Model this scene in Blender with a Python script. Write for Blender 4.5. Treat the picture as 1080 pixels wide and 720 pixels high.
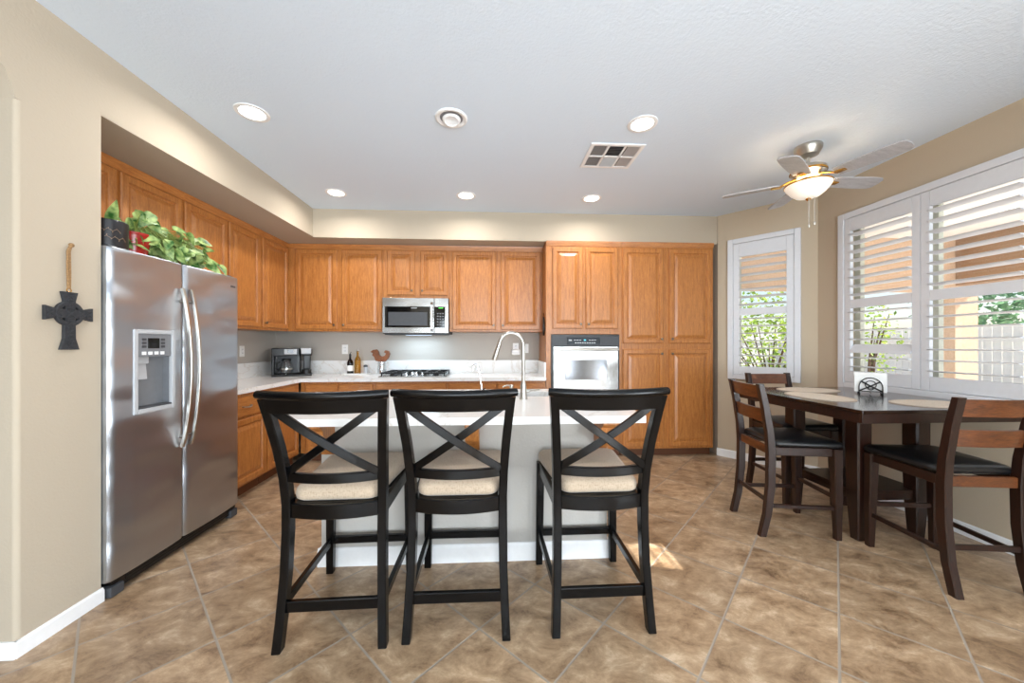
import bpy, bmesh, math, random
from math import sin, cos, pi, radians, sqrt, atan2
from mathutils import Vector, Matrix
random.seed(7)
SC = bpy.context.scene
for o in list(SC.objects):
    bpy.data.objects.remove(o, do_unlink=True)
COL = SC.collection

# ------------------------------------------------------------------ camera
H = 1.30
cam_d = bpy.data.cameras.new('camera')
cam_d.sensor_fit = 'HORIZONTAL'; cam_d.sensor_width = 36.0
cam_d.lens = 36.0 * 380 / 1080
cam_d.shift_y = 2 / 1080
cam_d.clip_start = 0.02
cam = bpy.data.objects.new('camera', cam_d); COL.objects.link(cam)
cam.location = (0, 0, H); cam.rotation_euler = (pi / 2, 0, -radians(3.1))
SC.camera = cam

# ------------------------------------------------------------------ world, sun, fill lamps, exposure
SC.view_settings.view_transform = 'Standard'
SC.view_settings.look = 'None'
SC.view_settings.exposure = 0.22
SC.view_settings.gamma = 1.0
SC.view_settings.use_curve_mapping = False
W = bpy.data.worlds.new('sky'); SC.world = W; W.use_nodes = True
wn = W.node_tree.nodes; wl = W.node_tree.links
for n in list(wn): wn.remove(n)
w_out = wn.new('ShaderNodeOutputWorld'); w_bg = wn.new('ShaderNodeBackground'); w_sky = wn.new('ShaderNodeTexSky')
w_sky.sky_type = 'NISHITA'; w_sky.sun_disc = False; w_sky.sun_elevation = radians(43); w_sky.sun_rotation = radians(110)
w_mix = wn.new('ShaderNodeMix'); w_mix.data_type = 'RGBA'; w_mix.inputs[0].default_value = 0.6; w_mix.inputs[7].default_value = (0.95, 1.0, 1.08, 1)   # thin white haze
wl.new(w_sky.outputs[0], w_mix.inputs[6]); wl.new(w_mix.outputs[2], w_bg.inputs[0]); w_bg.inputs[1].default_value = 0.36
wl.new(w_bg.outputs[0], w_out.inputs[0])

def light(name, kind, loc, energy, color=(1, 1, 1), rot=(0, 0, 0), parent=None, **kw):
    d = bpy.data.lights.new(name, kind); d.energy = energy; d.color = color
    for k, v in kw.items(): setattr(d, k, v)
    o = bpy.data.objects.new(name, d); COL.objects.link(o); o.location = loc; o.rotation_euler = rot
    if parent: o.parent = parent
    return o

SUN_E = 12.0
sun_dir = Vector((2.22, -0.62, 2.12)).normalized()
sun = light('sun', 'SUN', (8, -2, 8), SUN_E, (1, 0.95, 0.88), angle=radians(0.5))
sun.rotation_euler = sun_dir.to_track_quat('Z', 'Y').to_euler()
FILL_REAR = 430   # area fill lamp added outside the unseen rear glass doors, standing in for daylight
light('fill_rear', 'AREA', (0.4, -4.75, 1.2), FILL_REAR, (0.82, 0.91, 1.0), (radians(122), 0, 0), shape='RECTANGLE', size=4.6, size_y=2.3)
light('fill_side', 'AREA', (3.75, -1.9, 1.15), 340, (0.84, 0.92, 1.0), (0, radians(112), 0), shape='RECTANGLE', size=2.1, size_y=2.6)   # second added fill lamp, outside the unseen door in the right wall
E_DOWN = 8
E_FAN = 3.5

# ------------------------------------------------------------------ materials
def lin(c):
    c = c / 255.0
    return c / 12.92 if c <= 0.04045 else ((c + 0.055) / 1.055) ** 2.4
def rgb(r, g, b): return (lin(r), lin(g), lin(b), 1.0)
def bsdf_mat(name):
    m = bpy.data.materials.new(name); m.use_nodes = True
    nt = m.node_tree
    return m, nt, nt.nodes['Principled BSDF']
def setp(b, **kw):
    for k, v in kw.items(): b.inputs[k.replace('_', ' ')].default_value = v
def N(nt, t, **kw):
    n = nt.nodes.new(t)
    for k, v in kw.items(): setattr(n, k, v)
    return n
def ramp(nt, stops):
    r = N(nt, 'ShaderNodeValToRGB'); e = r.color_ramp.elements
    while len(e) < len(stops): e.new(0.5)
    for i, (p, c) in enumerate(stops): e[i].position = p; e[i].color = c
    return r
def bump(nt, b, src, strength, dist=0.01):
    n = N(nt, 'ShaderNodeBump'); n.inputs['Strength'].default_value = strength; n.inputs['Distance'].default_value = dist
    nt.links.new(src, n.inputs['Height']); nt.links.new(n.outputs[0], b.inputs['Normal']); return n
def coords(nt, kind='Object', scale=(1, 1, 1)):
    t = N(nt, 'ShaderNodeTexCoord'); m = N(nt, 'ShaderNodeMapping'); m.inputs['Scale'].default_value = scale
    nt.links.new(t.outputs[kind], m.inputs[0]); return m.outputs[0]

def plain(name, c, rough=0.5, metal=0.0, noise=0.06, nscale=30, bumpy=0.0, **kw):
    m, nt, b = bsdf_mat(name)
    v = coords(nt); t = N(nt, 'ShaderNodeTexNoise'); t.inputs['Scale'].default_value = nscale; t.inputs['Detail'].default_value = 4
    nt.links.new(v, t.inputs[0])
    d = tuple(x * (1 - noise) for x in c[:3]) + (1,); l = tuple(min(1, x * (1 + noise)) for x in c[:3]) + (1,)
    r = ramp(nt, [(0.3, d), (0.7, l)]); nt.links.new(t.outputs[0], r.inputs[0]); nt.links.new(r.outputs[0], b.inputs['Base Color'])
    setp(b, Roughness=rough, Metallic=metal)
    if bumpy: bump(nt, b, t.outputs[0], bumpy)
    for k, val in kw.items(): b.inputs[k.replace('_', ' ')].default_value = val
    return m

def paint(name, c, scale=90, strength=0.25, rough=0.85, dist=0.004):
    m, nt, b = bsdf_mat(name)
    g = N(nt, 'ShaderNodeNewGeometry'); t = N(nt, 'ShaderNodeTexNoise'); t.inputs['Scale'].default_value = scale; t.inputs['Detail'].default_value = 3
    nt.links.new(g.outputs['Position'], t.inputs[0])
    setp(b, Base_Color=c, Roughness=rough); bump(nt, b, t.outputs[0], strength, dist)
    return m

def wood(name, dark, light_, grain=(1, 1, 1), rough=0.35, scale=7, coat=0.15):
    m, nt, b = bsdf_mat(name)
    v = coords(nt, 'Object', grain)
    oi = N(nt, 'ShaderNodeObjectInfo'); add = N(nt, 'ShaderNodeVectorMath', operation='ADD'); mul = N(nt, 'ShaderNodeVectorMath', operation='SCALE')
    cmb = N(nt, 'ShaderNodeCombineXYZ')
    for i in range(3): nt.links.new(oi.outputs['Random'], cmb.inputs[i])
    nt.links.new(cmb.outputs[0], mul.inputs[0]); mul.inputs['Scale'].default_value = 23.0
    nt.links.new(v, add.inputs[0]); nt.links.new(mul.outputs[0], add.inputs[1])
    n1 = N(nt, 'ShaderNodeTexNoise'); n1.inputs['Scale'].default_value = scale; n1.inputs['Detail'].default_value = 6; n1.inputs['Roughness'].default_value = 0.65
    n1.inputs['Distortion'].default_value = 0.4
    nt.links.new(add.outputs[0], n1.inputs[0])
    n2 = N(nt, 'ShaderNodeTexNoise'); n2.inputs['Scale'].default_value = scale * 6; n2.inputs['Detail'].default_value = 3
    nt.links.new(add.outputs[0], n2.inputs[0])
    mx = N(nt, 'ShaderNodeMath', operation='MULTIPLY_ADD'); mx.inputs[1].default_value = 0.35
    nt.links.new(n2.outputs[0], mx.inputs[0]); 
    ms = N(nt, 'ShaderNodeMath', operation='MULTIPLY'); ms.inputs[1].default_value = 0.65
    nt.links.new(n1.outputs[0], ms.inputs[0]); nt.links.new(ms.outputs[0], mx.inputs[2])
    r = ramp(nt, [(0.34, dark), (0.66, light_)]); nt.links.new(mx.outputs[0], r.inputs[0])
    nt.links.new(r.outputs[0], b.inputs['Base Color'])
    setp(b, Roughness=rough, Coat_Weight=coat, Coat_Roughness=0.25)
    bump(nt, b, mx.outputs[0], 0.08, 0.002)
    return m

M = {}
M['wall'] = paint('wall_paint', rgb(181, 168, 149))
M['wall_bay'] = paint('wall_paint_bay', rgb(190, 174, 151))
M['back_wall_cool_lit'] = paint('wall_paint_cool_lit', rgb(184, 177, 168))  # the beige wall paint, greyed: cool lamp light put into the colour
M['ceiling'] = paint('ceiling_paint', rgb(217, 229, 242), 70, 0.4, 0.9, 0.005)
M['white'] = plain('white_trim_paint', rgb(238, 238, 238), 0.4, noise=0.02)
M['shutter'] = plain('shutter_white', rgb(218, 220, 224), 0.35, noise=0.015)
M['cab'] = wood('honey_cabinet_wood', rgb(148, 86, 37), rgb(198, 132, 68), (9, 9, 1.0))
M['cab_h'] = wood('honey_cabinet_wood_horizontal', rgb(148, 86, 37), rgb(198, 132, 68), (1.0, 9, 9))
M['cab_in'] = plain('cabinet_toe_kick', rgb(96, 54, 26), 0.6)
M['black_wood'] = plain('black_lacquered_wood', rgb(4, 4, 5), 0.25, noise=0.3, nscale=12, Specular_IOR_Level=0.28)
M['dining'] = wood('dark_dining_wood', rgb(20, 8, 4), rgb(48, 21, 10), (6, 6, 1.2), 0.36, 6, 0.1)
M['dining_slat'] = wood('dining_slat_wood', rgb(58, 27, 10), rgb(120, 66, 28), (1.2, 6, 6), 0.34, 6, 0.15)
M['table_top'] = wood('table_top_wood', rgb(20, 11, 8), rgb(42, 24, 16), (1.2, 7, 7), 0.14, 5, 0.4)
M['vinyl'] = plain('black_vinyl', rgb(17, 18, 20), 0.32, noise=0.2, nscale=60, bumpy=0.05)
M['sash'] = plain('almond_window_sash', rgb(190, 190, 176), 0.5, noise=0.02)
M['chrome'] = plain('chrome', rgb(225, 226, 228), 0.12, 1.0, noise=0.01)
M['nickel'] = plain('brushed_nickel', rgb(190, 186, 178), 0.3, 1.0, noise=0.04)
M['bronze'] = plain('knob_pewter', rgb(120, 110, 98), 0.35, 1.0, noise=0.1)
M['brass'] = plain('polished_brass', rgb(214, 160, 70), 0.2, 1.0, noise=0.05)
M['dark_metal'] = plain('dark_cast_metal', rgb(52, 54, 58), 0.55, 0.3, noise=0.2, nscale=80, bumpy=0.2)
M['black_iron'] = plain('black_iron', rgb(18, 17, 17), 0.45, 0.4, noise=0.2)
M['black_plastic'] = plain('black_plastic', rgb(12, 12, 13), 0.34, noise=0.1)
M['black_gloss'] = plain('black_glass', rgb(10, 10, 12), 0.06, noise=0.05)
M['grey_plastic'] = plain('grey_plastic', rgb(120, 122, 126), 0.4, noise=0.04)
M['dark_grey'] = plain('dark_grey_panel', rgb(62, 64, 68), 0.45, noise=0.06)
M['light_grey'] = plain('light_grey_plastic', rgb(180, 182, 185), 0.35, noise=0.03)
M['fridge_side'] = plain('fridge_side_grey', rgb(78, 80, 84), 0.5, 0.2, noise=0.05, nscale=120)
M['rope'] = plain('jute_rope', rgb(150, 116, 78), 0.9, noise=0.3, nscale=150, bumpy=0.5)
M['paper'] = plain('white_paper', rgb(244, 243, 240), 0.8, noise=0.02)
M['placemat'] = plain('woven_placemat', rgb(214, 200, 182), 0.8, noise=0.14, nscale=140, bumpy=0.3)
M['outlet'] = plain('outlet_white', rgb(240, 239, 236), 0.35, noise=0.01)
M['red_pot'] = plain('red_glazed_pot', rgb(150, 30, 24), 0.25, noise=0.15)
M['black_pot'] = plain('black_glazed_pot', rgb(24, 25, 29), 0.3, noise=0.2)
M['soil'] = plain('potting_soil', rgb(48, 34, 24), 0.95, noise=0.4, nscale=80, bumpy=0.6)
M['gold_ink'] = plain('tan_ink', rgb(128, 104, 82), 0.5, noise=0.3)
M['rooster'] = wood('carved_brown_wood', rgb(96, 52, 26), rgb(150, 88, 48), (4, 4, 1), 0.5, 9, 0.05)
M['stucco'] = plain('tan_stucco', rgb(206, 178, 154), 0.95, noise=0.08, nscale=40, bumpy=0.3)
M['stucco_shaded'] = plain('shaded_tan_stucco', rgb(158, 130, 106), 0.95, noise=0.08, nscale=40, bumpy=0.3)  # same stucco as the column, the beam's shade put into a darker colour
M['patio_ceiling'] = plain('patio_ceiling_cream', rgb(246, 243, 240), 0.9, noise=0.03)
M['fence'] = plain('pale_fence_board', rgb(232, 228, 222), 0.7, noise=0.06, nscale=5)
M['patio'] = plain('patio_concrete', rgb(205, 200, 194), 0.9, noise=0.08, nscale=12)
M['bark'] = plain('brown_bark', rgb(92, 66, 48), 0.9, noise=0.3)
M['blade'] = wood('fan_blade_grey_wood', rgb(158, 156, 158), rgb(188, 186, 188), (1.5, 9, 9), 0.35, 5, 0.1)

def stainless(name, c, axis, rough=0.22, ripple=0.12, aniso=0.0):
    m, nt, b = bsdf_mat(name)
    setp(b, Base_Color=c, Metallic=1.0, Roughness=rough, Anisotropic=aniso)
    if aniso:
        tg = N(nt, 'ShaderNodeTangent', direction_type='RADIAL', axis='Z'); nt.links.new(tg.outputs[0], b.inputs['Tangent'])
    # long soft dents in the sheet, as in the photograph's rippling reflections
    v2 = coords(nt, 'Object', (1.0, 1.0, 2.2)); t2 = N(nt, 'ShaderNodeTexNoise'); t2.inputs['Scale'].default_value = 2.2; t2.inputs['Detail'].default_value = 1
    nt.links.new(v2, t2.inputs[0]); bump(nt, b, t2.outputs[0], ripple, 0.12)
    return m
M['steel'] = stainless('stainless_steel', rgb(182, 187, 194), 1, 0.32, 0.35, 0.7)
M['steel_x'] = stainless('stainless_steel_horizontal', rgb(170, 169, 167), 0, 0.26)

def linen():
    m, nt, b = bsdf_mat('beige_linen')
    v = coords(nt, 'Object', (1, 1, 1))
    w1 = N(nt, 'ShaderNodeTexNoise'); w1.inputs['Scale'].default_value = 1.0; w1.inputs['Detail'].default_value = 2
    mp = N(nt, 'ShaderNodeMapping'); mp.inputs['Scale'].default_value = (500, 60, 60); nt.links.new(v, mp.inputs[0]); nt.links.new(mp.outputs[0], w1.inputs[0])
    w2 = N(nt, 'ShaderNodeTexNoise'); w2.inputs['Scale'].default_value = 1.0; w2.inputs['Detail'].default_value = 2
    mp2 = N(nt, 'ShaderNodeMapping'); mp2.inputs['Scale'].default_value = (60, 500, 500); nt.links.new(v, mp2.inputs[0]); nt.links.new(mp2.outputs[0], w2.inputs[0])
    a = N(nt, 'ShaderNodeMath', operation='ADD'); nt.links.new(w1.outputs[0], a.inputs[0]); nt.links.new(w2.outputs[0], a.inputs[1])
    r = ramp(nt, [(0.75, rgb(152, 133, 112)), (1.0, rgb(182, 163, 141))]); nt.links.new(a.outputs[0], r.inputs[0])
    nt.links.new(r.outputs[0], b.inputs['Base Color']); setp(b, Roughness=0.95, Sheen_Weight=0.2)
    bump(nt, b, a.outputs[0], 0.3, 0.002)
    return m
M['linen'] = linen()

def quartz():
    m, nt, b = bsdf_mat('white_veined_quartz')
    g = N(nt, 'ShaderNodeNewGeometry')
    n = N(nt, 'ShaderNodeTexNoise'); n.inputs['Scale'].default_value = 1.5; n.inputs['Detail'].default_value = 8; n.inputs['Roughness'].default_value = 0.6; n.inputs['Distortion'].default_value = 1.1
    nt.links.new(g.outputs['Position'], n.inputs[0])
    s = N(nt, 'ShaderNodeMath', operation='SUBTRACT'); s.inputs[1].default_value = 0.5; nt.links.new(n.outputs[0], s.inputs[0])
    ab = N(nt, 'ShaderNodeMath', operation='ABSOLUTE'); nt.links.new(s.outputs[0], ab.inputs[0])
    r = ramp(nt, [(0.0, rgb(222, 215, 206)), (0.006, rgb(234, 231, 227)), (0.02, rgb(240, 239, 237))]); nt.links.new(ab.outputs[0], r.inputs[0])
    nt.links.new(r.outputs[0], b.inputs['Base Color']); setp(b, Roughness=0.16)
    return m
M['quartz'] = quartz()

def tile_floor():
    m, nt, b = bsdf_mat('travertine_tile')
    g = N(nt, 'ShaderNodeNewGeometry')
    q = 1 / sqrt(2)
    du = N(nt, 'ShaderNodeVectorMath', operation='DOT_PRODUCT'); du.inputs[1].default_value = (q, q, 0)
    dv = N(nt, 'ShaderNodeVectorMath', operation='DOT_PRODUCT'); dv.inputs[1].default_value = (-q, q, 0)
    for d in (du, dv): nt.links.new(g.outputs['Position'], d.inputs[0])
    T = 0.4068
    def frac(src, off):
        a = N(nt, 'ShaderNodeMath', operation='ADD'); a.inputs[1].default_value = off; nt.links.new(src, a.inputs[0])
        dvd = N(nt, 'ShaderNodeMath', operation='DIVIDE'); dvd.inputs[1].default_value = T; nt.links.new(a.outputs[0], dvd.inputs[0])
        fl = N(nt, 'ShaderNodeMath', operation='FLOOR'); nt.links.new(dvd.outputs[0], fl.inputs[0])
        fr = N(nt, 'ShaderNodeMath', operation='FRACT'); nt.links.new(dvd.outputs[0], fr.inputs[0])
        # distance from the joint
        s = N(nt, 'ShaderNodeMath', operation='SUBTRACT'); s.inputs[1].default_value = 0.5; nt.links.new(fr.outputs[0], s.inputs[0])
        ab = N(nt, 'ShaderNodeMath', operation='ABSOLUTE'); nt.links.new(s.outputs[0], ab.inputs[0])
        return fl.outputs[0], ab.outputs[0]
    fu, au = frac(du.outputs['Value'], 0.0975); fv, av = frac(dv.outputs['Value'], 0.013)
    mxx = N(nt, 'ShaderNodeMath', operation='MAXIMUM'); nt.links.new(au, mxx.inputs[0]); nt.links.new(av, mxx.inputs[1])
    j = N(nt, 'ShaderNodeMapRange'); j.inputs['From Min'].default_value = 0.4865; j.inputs['From Max'].default_value = 0.4915
    nt.links.new(mxx.outputs[0], j.inputs['Value'])
    cid = N(nt, 'ShaderNodeCombineXYZ'); nt.links.new(fu, cid.inputs[0]); nt.links.new(fv, cid.inputs[1])
    wn_ = N(nt, 'ShaderNodeTexWhiteNoise', noise_dimensions='2D'); nt.links.new(cid.outputs[0], wn_.inputs['Vector'])
    sc = N(nt, 'ShaderNodeVectorMath', operation='SCALE'); sc.inputs['Scale'].default_value = 9.0; nt.links.new(wn_.outputs['Color'], sc.inputs[0])
    ad = N(nt, 'ShaderNodeVectorMath', operation='ADD'); nt.links.new(g.outputs['Position'], ad.inputs[0]); nt.links.new(sc.outputs[0], ad.inputs[1])
    st = N(nt, 'ShaderNodeMapping'); st.inputs['Rotation'].default_value = (0, 0, radians(35)); st.inputs['Scale'].default_value = (1.0, 1.5, 1); nt.links.new(ad.outputs[0], st.inputs[0])
    n1 = N(nt, 'ShaderNodeTexNoise'); n1.inputs['Scale'].default_value = 6.0; n1.inputs['Detail'].default_value = 12; n1.inputs['Roughness'].default_value = 0.74; n1.inputs['Distortion'].default_value = 0.35
    nt.links.new(st.outputs[0], n1.inputs[0])
    r = ramp(nt, [(0.33, rgb(112, 87, 64)), (0.45, rgb(156, 128, 99)), (0.56, rgb(182, 154, 123)), (0.68, rgb(213, 189, 160))])
    nt.links.new(n1.outputs[0], r.inputs[0])
    tone = N(nt, 'ShaderNodeMapRange'); tone.inputs['To Min'].default_value = 0.86; tone.inputs['To Max'].default_value = 1.1; nt.links.new(wn_.outputs['Value'], tone.inputs['Value'])
    ml = N(nt, 'ShaderNodeVectorMath', operation='SCALE'); nt.links.new(r.outputs[0], ml.inputs[0]); nt.links.new(tone.outputs[0], ml.inputs['Scale'])
    mix = N(nt, 'ShaderNodeMix', data_type='RGBA'); nt.links.new(j.outputs[0], mix.inputs[0]); nt.links.new(ml.outputs[0], mix.inputs[6]); mix.inputs[7].default_value = rgb(158, 146, 132)
    nt.links.new(mix.outputs[2], b.inputs['Base Color'])
    rr = N(nt, 'ShaderNodeMapRange'); rr.inputs['To Min'].default_value = 0.30; rr.inputs['To Max'].default_value = 0.8; nt.links.new(j.outputs[0], rr.inputs['Value'])
    nt.links.new(rr.outputs[0], b.inputs['Roughness'])
    h = N(nt, 'ShaderNodeMath', operation='MULTIPLY_ADD'); h.inputs[1].default_value = -1.0; nt.links.new(j.outputs[0], h.inputs[0])
    h2 = N(nt, 'ShaderNodeMath', operation='MULTIPLY'); h2.inputs[1].default_value = 0.35; nt.links.new(n1.outputs[0], h2.inputs[0]); nt.links.new(h2.outputs[0], h.inputs[2])
    bump(nt, b, h.outputs[0], 0.25, 0.004)
    return m
M['tile'] = tile_floor()

def glass(name, tint=(1, 1, 1, 1), refl=0.06, thin=True):
    m = bpy.data.materials.new(name); m.use_nodes = True; nt = m.node_tree
    for n in list(nt.nodes): nt.nodes.remove(n)
    o = N(nt, 'ShaderNodeOutputMaterial'); t = N(nt, 'ShaderNodeBsdfTransparent'); g = N(nt, 'ShaderNodeBsdfGlossy'); x = N(nt, 'ShaderNodeMixShader')
    t.inputs[0].default_value = tint; g.inputs['Roughness'].default_value = 0.02
    lw = N(nt, 'ShaderNodeLayerWeight'); lw.inputs[0].default_value = 0.5
    pw = N(nt, 'ShaderNodeMath', operation='POWER'); pw.inputs[1].default_value = 5.0; nt.links.new(lw.outputs['Facing'], pw.inputs[0])
    f = N(nt, 'ShaderNodeMath', operation='MULTIPLY_ADD'); f.inputs[1].default_value = 0.9; f.inputs[2].default_value = refl * 0.5; nt.links.new(pw.outputs[0], f.inputs[0])
    nt.links.new(f.outputs[0], x.inputs[0]); nt.links.new(t.outputs[0], x.inputs[1]); nt.links.new(g.outputs[0], x.inputs[2]); nt.links.new(x.outputs[0], o.inputs[0])
    return m
M['pane'] = glass('window_glass', (0.97, 0.98, 0.98, 1))
M['clear'] = glass('clear_glass', (0.97, 0.98, 0.98, 1), 0.24)
M['oil'] = glass('amber_oil_glass', (0.78, 0.56, 0.12, 1))
M['vinegar'] = glass('dark_bottle_glass', (0.10, 0.04, 0.02, 1))

def emis(name, c, s):
    m, nt, b = bsdf_mat(name)
    setp(b, Base_Color=c, Emission_Color=c, Emission_Strength=s, Roughness=0.5); return m
M['lens'] = emis('lit_lens', rgb(255, 250, 242), 7.0)
M['bowl'] = emis('lit_frosted_bowl', rgb(255, 250, 238), 0.3)
M['led_green'] = emis('green_led', rgb(90, 220, 80), 0.6)
M['led_blue'] = emis('blue_led', rgb(90, 190, 220), 0.6)

def leafmat(name, d, l, trans=0.35, sc=9):
    m, nt, b = bsdf_mat(name)
    v = coords(nt); t = N(nt, 'ShaderNodeTexNoise'); t.inputs['Scale'].default_value = sc; nt.links.new(v, t.inputs[0])
    r = ramp(nt, [(0.35, d), (0.65, l)]); nt.links.new(t.outputs[0], r.inputs[0]); nt.links.new(r.outputs[0], b.inputs['Base Color'])
    setp(b, Roughness=0.4)
    tr = N(nt, 'ShaderNodeBsdfTranslucent'); nt.links.new(r.outputs[0], tr.inputs[0]); mx = N(nt, 'ShaderNodeMixShader'); mx.inputs[0].default_value = trans
    out = nt.nodes['Material Output']; nt.links.new(b.outputs[0], mx.inputs[1]); nt.links.new(tr.outputs[0], mx.inputs[2]); nt.links.new(mx.outputs[0], out.inputs[0])
    return m
M['pothos'] = leafmat('pothos_leaf', rgb(40, 92, 30), rgb(172, 192, 118), 0.15, 24)
M['pothos_stem'] = plain('pothos_stem', rgb(120, 134, 60), 0.5, noise=0.1)
M['shrub'] = leafmat('shrub_leaf', rgb(96, 134, 44), rgb(186, 205, 96), 0.5)
M['tree'] = leafmat('tree_leaf', rgb(60, 104, 76), rgb(120, 160, 120), 0.4)

# ------------------------------------------------------------------ mesh helpers
class MB:
    def __init__(s, mat=None): s.bm = bmesh.new(); s.M = mat or Matrix.Identity(4)
    def v(s, p): return s.bm.verts.new(s.M @ Vector(p))
    def f(s, vs):
        try: return s.bm.faces.new(vs)
        except ValueError: return None
    def box(s, x0, x1, y0, y1, z0, z1, bev=0.0, seg=2):
        t = bmesh.new(); r = bmesh.ops.create_cube(t, size=1.0)
        for v in t.verts: v.co = Vector(((x0 + x1) / 2 + v.co.x * (x1 - x0), (y0 + y1) / 2 + v.co.y * (y1 - y0), (z0 + z1) / 2 + v.co.z * (z1 - z0)))
        if bev > 0:
            bmesh.ops.bevel(t, geom=list(t.edges), offset=min(bev, 0.45 * min(abs(x1 - x0), abs(y1 - y0), abs(z1 - z0))), segments=seg, affect='EDGES', profile=0.5)
        s.merge(t); return s
    def merge(s, t):
        mp = {}
        for v in t.verts: mp[v] = s.v(v.co)
        for f in t.faces: s.f([mp[v] for v in f.verts])
        t.free()
    def loft(s, rings, cap=True, closed=True, wrap=False):
        rs = [[s.v(p) for p in r] for r in rings]; n = len(rs[0])
        for a, b in list(zip(rs, rs[1:])) + ([(rs[-1], rs[0])] if wrap else []):
            for i in range(n if closed else n - 1):
                j = (i + 1) % n; s.f([a[i], a[j], b[j], b[i]])
        if cap and not wrap: s.f(rs[0][::-1]); s.f(rs[-1])
        return s
    def prism(s, poly, axis, a0, a1):
        def P(u, w, a): return {'x': (a, u, w), 'y': (u, a, w), 'z': (u, w, a)}[axis]
        return s.loft([[P(u, w, a0) for u, w in poly], [P(u, w, a1) for u, w in poly]])
    def tube(s, pts, r, seg=10, cap=True):
        pts = [Vector(p) for p in pts]; n = len(pts); rr = r if isinstance(r, (list, tuple)) else [r] * n
        rings = []; ref = None
        for i, p in enumerate(pts):
            t = (pts[min(i + 1, n - 1)] - pts[max(i - 1, 0)]).normalized()
            if ref is None: ref = Vector((0, 0, 1)) if abs(t.z) < 0.9 else Vector((1, 0, 0))
            a = (ref - t * ref.dot(t)).normalized(); b = t.cross(a); ref = a
            rings.append([p + (a * cos(2 * pi * k / seg) + b * sin(2 * pi * k / seg)) * rr[i] for k in range(seg)])
        return s.loft(rings, cap)
    def lathe(s, prof, c=(0, 0, 0), seg=24, cap=True):
        return s.loft([[(c[0] + r * cos(2 * pi * k / seg), c[1] + r * sin(2 * pi * k / seg), c[2] + z) for k in range(seg)] for r, z in prof], cap)
    def sphere(s, c, r, sx=1, sy=1, sz=1, seg=12):
        prof = [(max(1e-4, sin(pi * i / 8)) * r, -cos(pi * i / 8) * r) for i in range(9)]
        return s.loft([[(c[0] + q * cos(2 * pi * k / seg) * sx, c[1] + q * sin(2 * pi * k / seg) * sy, c[2] + z * sz) for k in range(seg)] for q, z in prof])
    def sweep(s, pts, hw, up=(0, 0, 1)):
        """rectangular bar along pts; hw = (half width across, half height along up) or a list of them"""
        pts = [Vector(p) for p in pts]; n = len(pts); up = Vector(up); rings = []
        for i, p in enumerate(pts):
            t = (pts[min(i + 1, n - 1)] - pts[max(i - 1, 0)]).normalized()
            side = t.cross(up).normalized(); u = side.cross(t).normalized()
            a, b = hw[i] if isinstance(hw, list) else hw
            c = min(a, b) * 0.28
            rings.append([p + side * x + u * y for x, y in ((-a, -b + c), (-a, b - c), (-a + c, b), (a - c, b), (a, b - c), (a, -b + c), (a - c, -b), (-a + c, -b))])
        return s.loft(rings)
    def build(s, name, mat, parent=None, angle=38, **props):
        bm = s.bm
        bmesh.ops.recalc_face_normals(bm, faces=list(bm.faces))
        me = bpy.data.meshes.new(name); bm.to_mesh(me); bm.free()
        for p in me.polygons: p.use_smooth = True
        me.set_sharp_from_angle(angle=radians(angle))
        me.materials.append(mat)
        o = bpy.data.objects.new(name, me); COL.objects.link(o)
        w = o.modifiers.new('face_weighted_normals', 'WEIGHTED_NORMAL'); w.keep_sharp = True; w.weight = 80
        if parent: o.parent = parent
        for k, v in props.items(): o[k] = v
        return o

def thing(name, label, cat, loc=(0, 0, 0), rz=0.0, group=None):
    o = bpy.data.objects.new(name, None); COL.objects.link(o); o.empty_display_size = 0.1
    o.location = loc; o.rotation_euler = (0, 0, rz); o['label'] = label; o['category'] = cat
    if group: o['group'] = group
    return o
def tag(o, label, cat, group=None):
    o['label'] = label; o['category'] = cat
    if group: o['group'] = group
    return o
def dup(root, loc, rz, label=None, group=None):
    r = root.copy(); COL.objects.link(r); r.location = loc; r.rotation_euler = (0, 0, rz)
    if label: r['label'] = label
    if group: r['group'] = group
    for ch in list(root.children):
        c = ch.copy(); COL.objects.link(c); c.parent = r
        for g in list(ch.children):
            d = g.copy(); COL.objects.link(d); d.parent = c
    return r
def struct(name, mb, mat, **kw): return mb.build(name, mat, None, kind='structure', **kw)

# ------------------------------------------------------------------ the room
XW, YB, XS, YS, ZC, ZS, XR = -2.71, 4.66, -1.97, 4.07, 2.78, 2.46, 3.20
BA, BB = Vector((2.62, 4.06)), Vector((3.20, 3.38))
YR = -4.2
b = MB(); b.prism([(-4.3, YR), (XR, YR), (XR, BB.y), (BB.x, BB.y), (BA.x, BA.y), (BA.x, YB), (-4.3, YB)], 'z', -0.1, 0.0)
struct('floor', b, M['tile'])
b = MB(); b.prism([(-4.4, YR - .15), (XR + .14, YR - .15), (XR + .14, BB.y + .05), (BA.x + .12, BA.y + .12), (BA.x + .12, YB + .14), (-4.4, YB + .14)], 'z', ZC, ZC + .12)
struct('ceiling', b, M['ceiling'])
b = MB(); b.box(XW - .14, BA.x + .12, YB, YB + .14, 0, ZC); struct('wall_back', b, M['back_wall_cool_lit'])
b = MB(); b.box(XW - .14, XW, 1.62, YB, 0, ZC); struct('wall_alcove', b, M['back_wall_cool_lit'])
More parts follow.
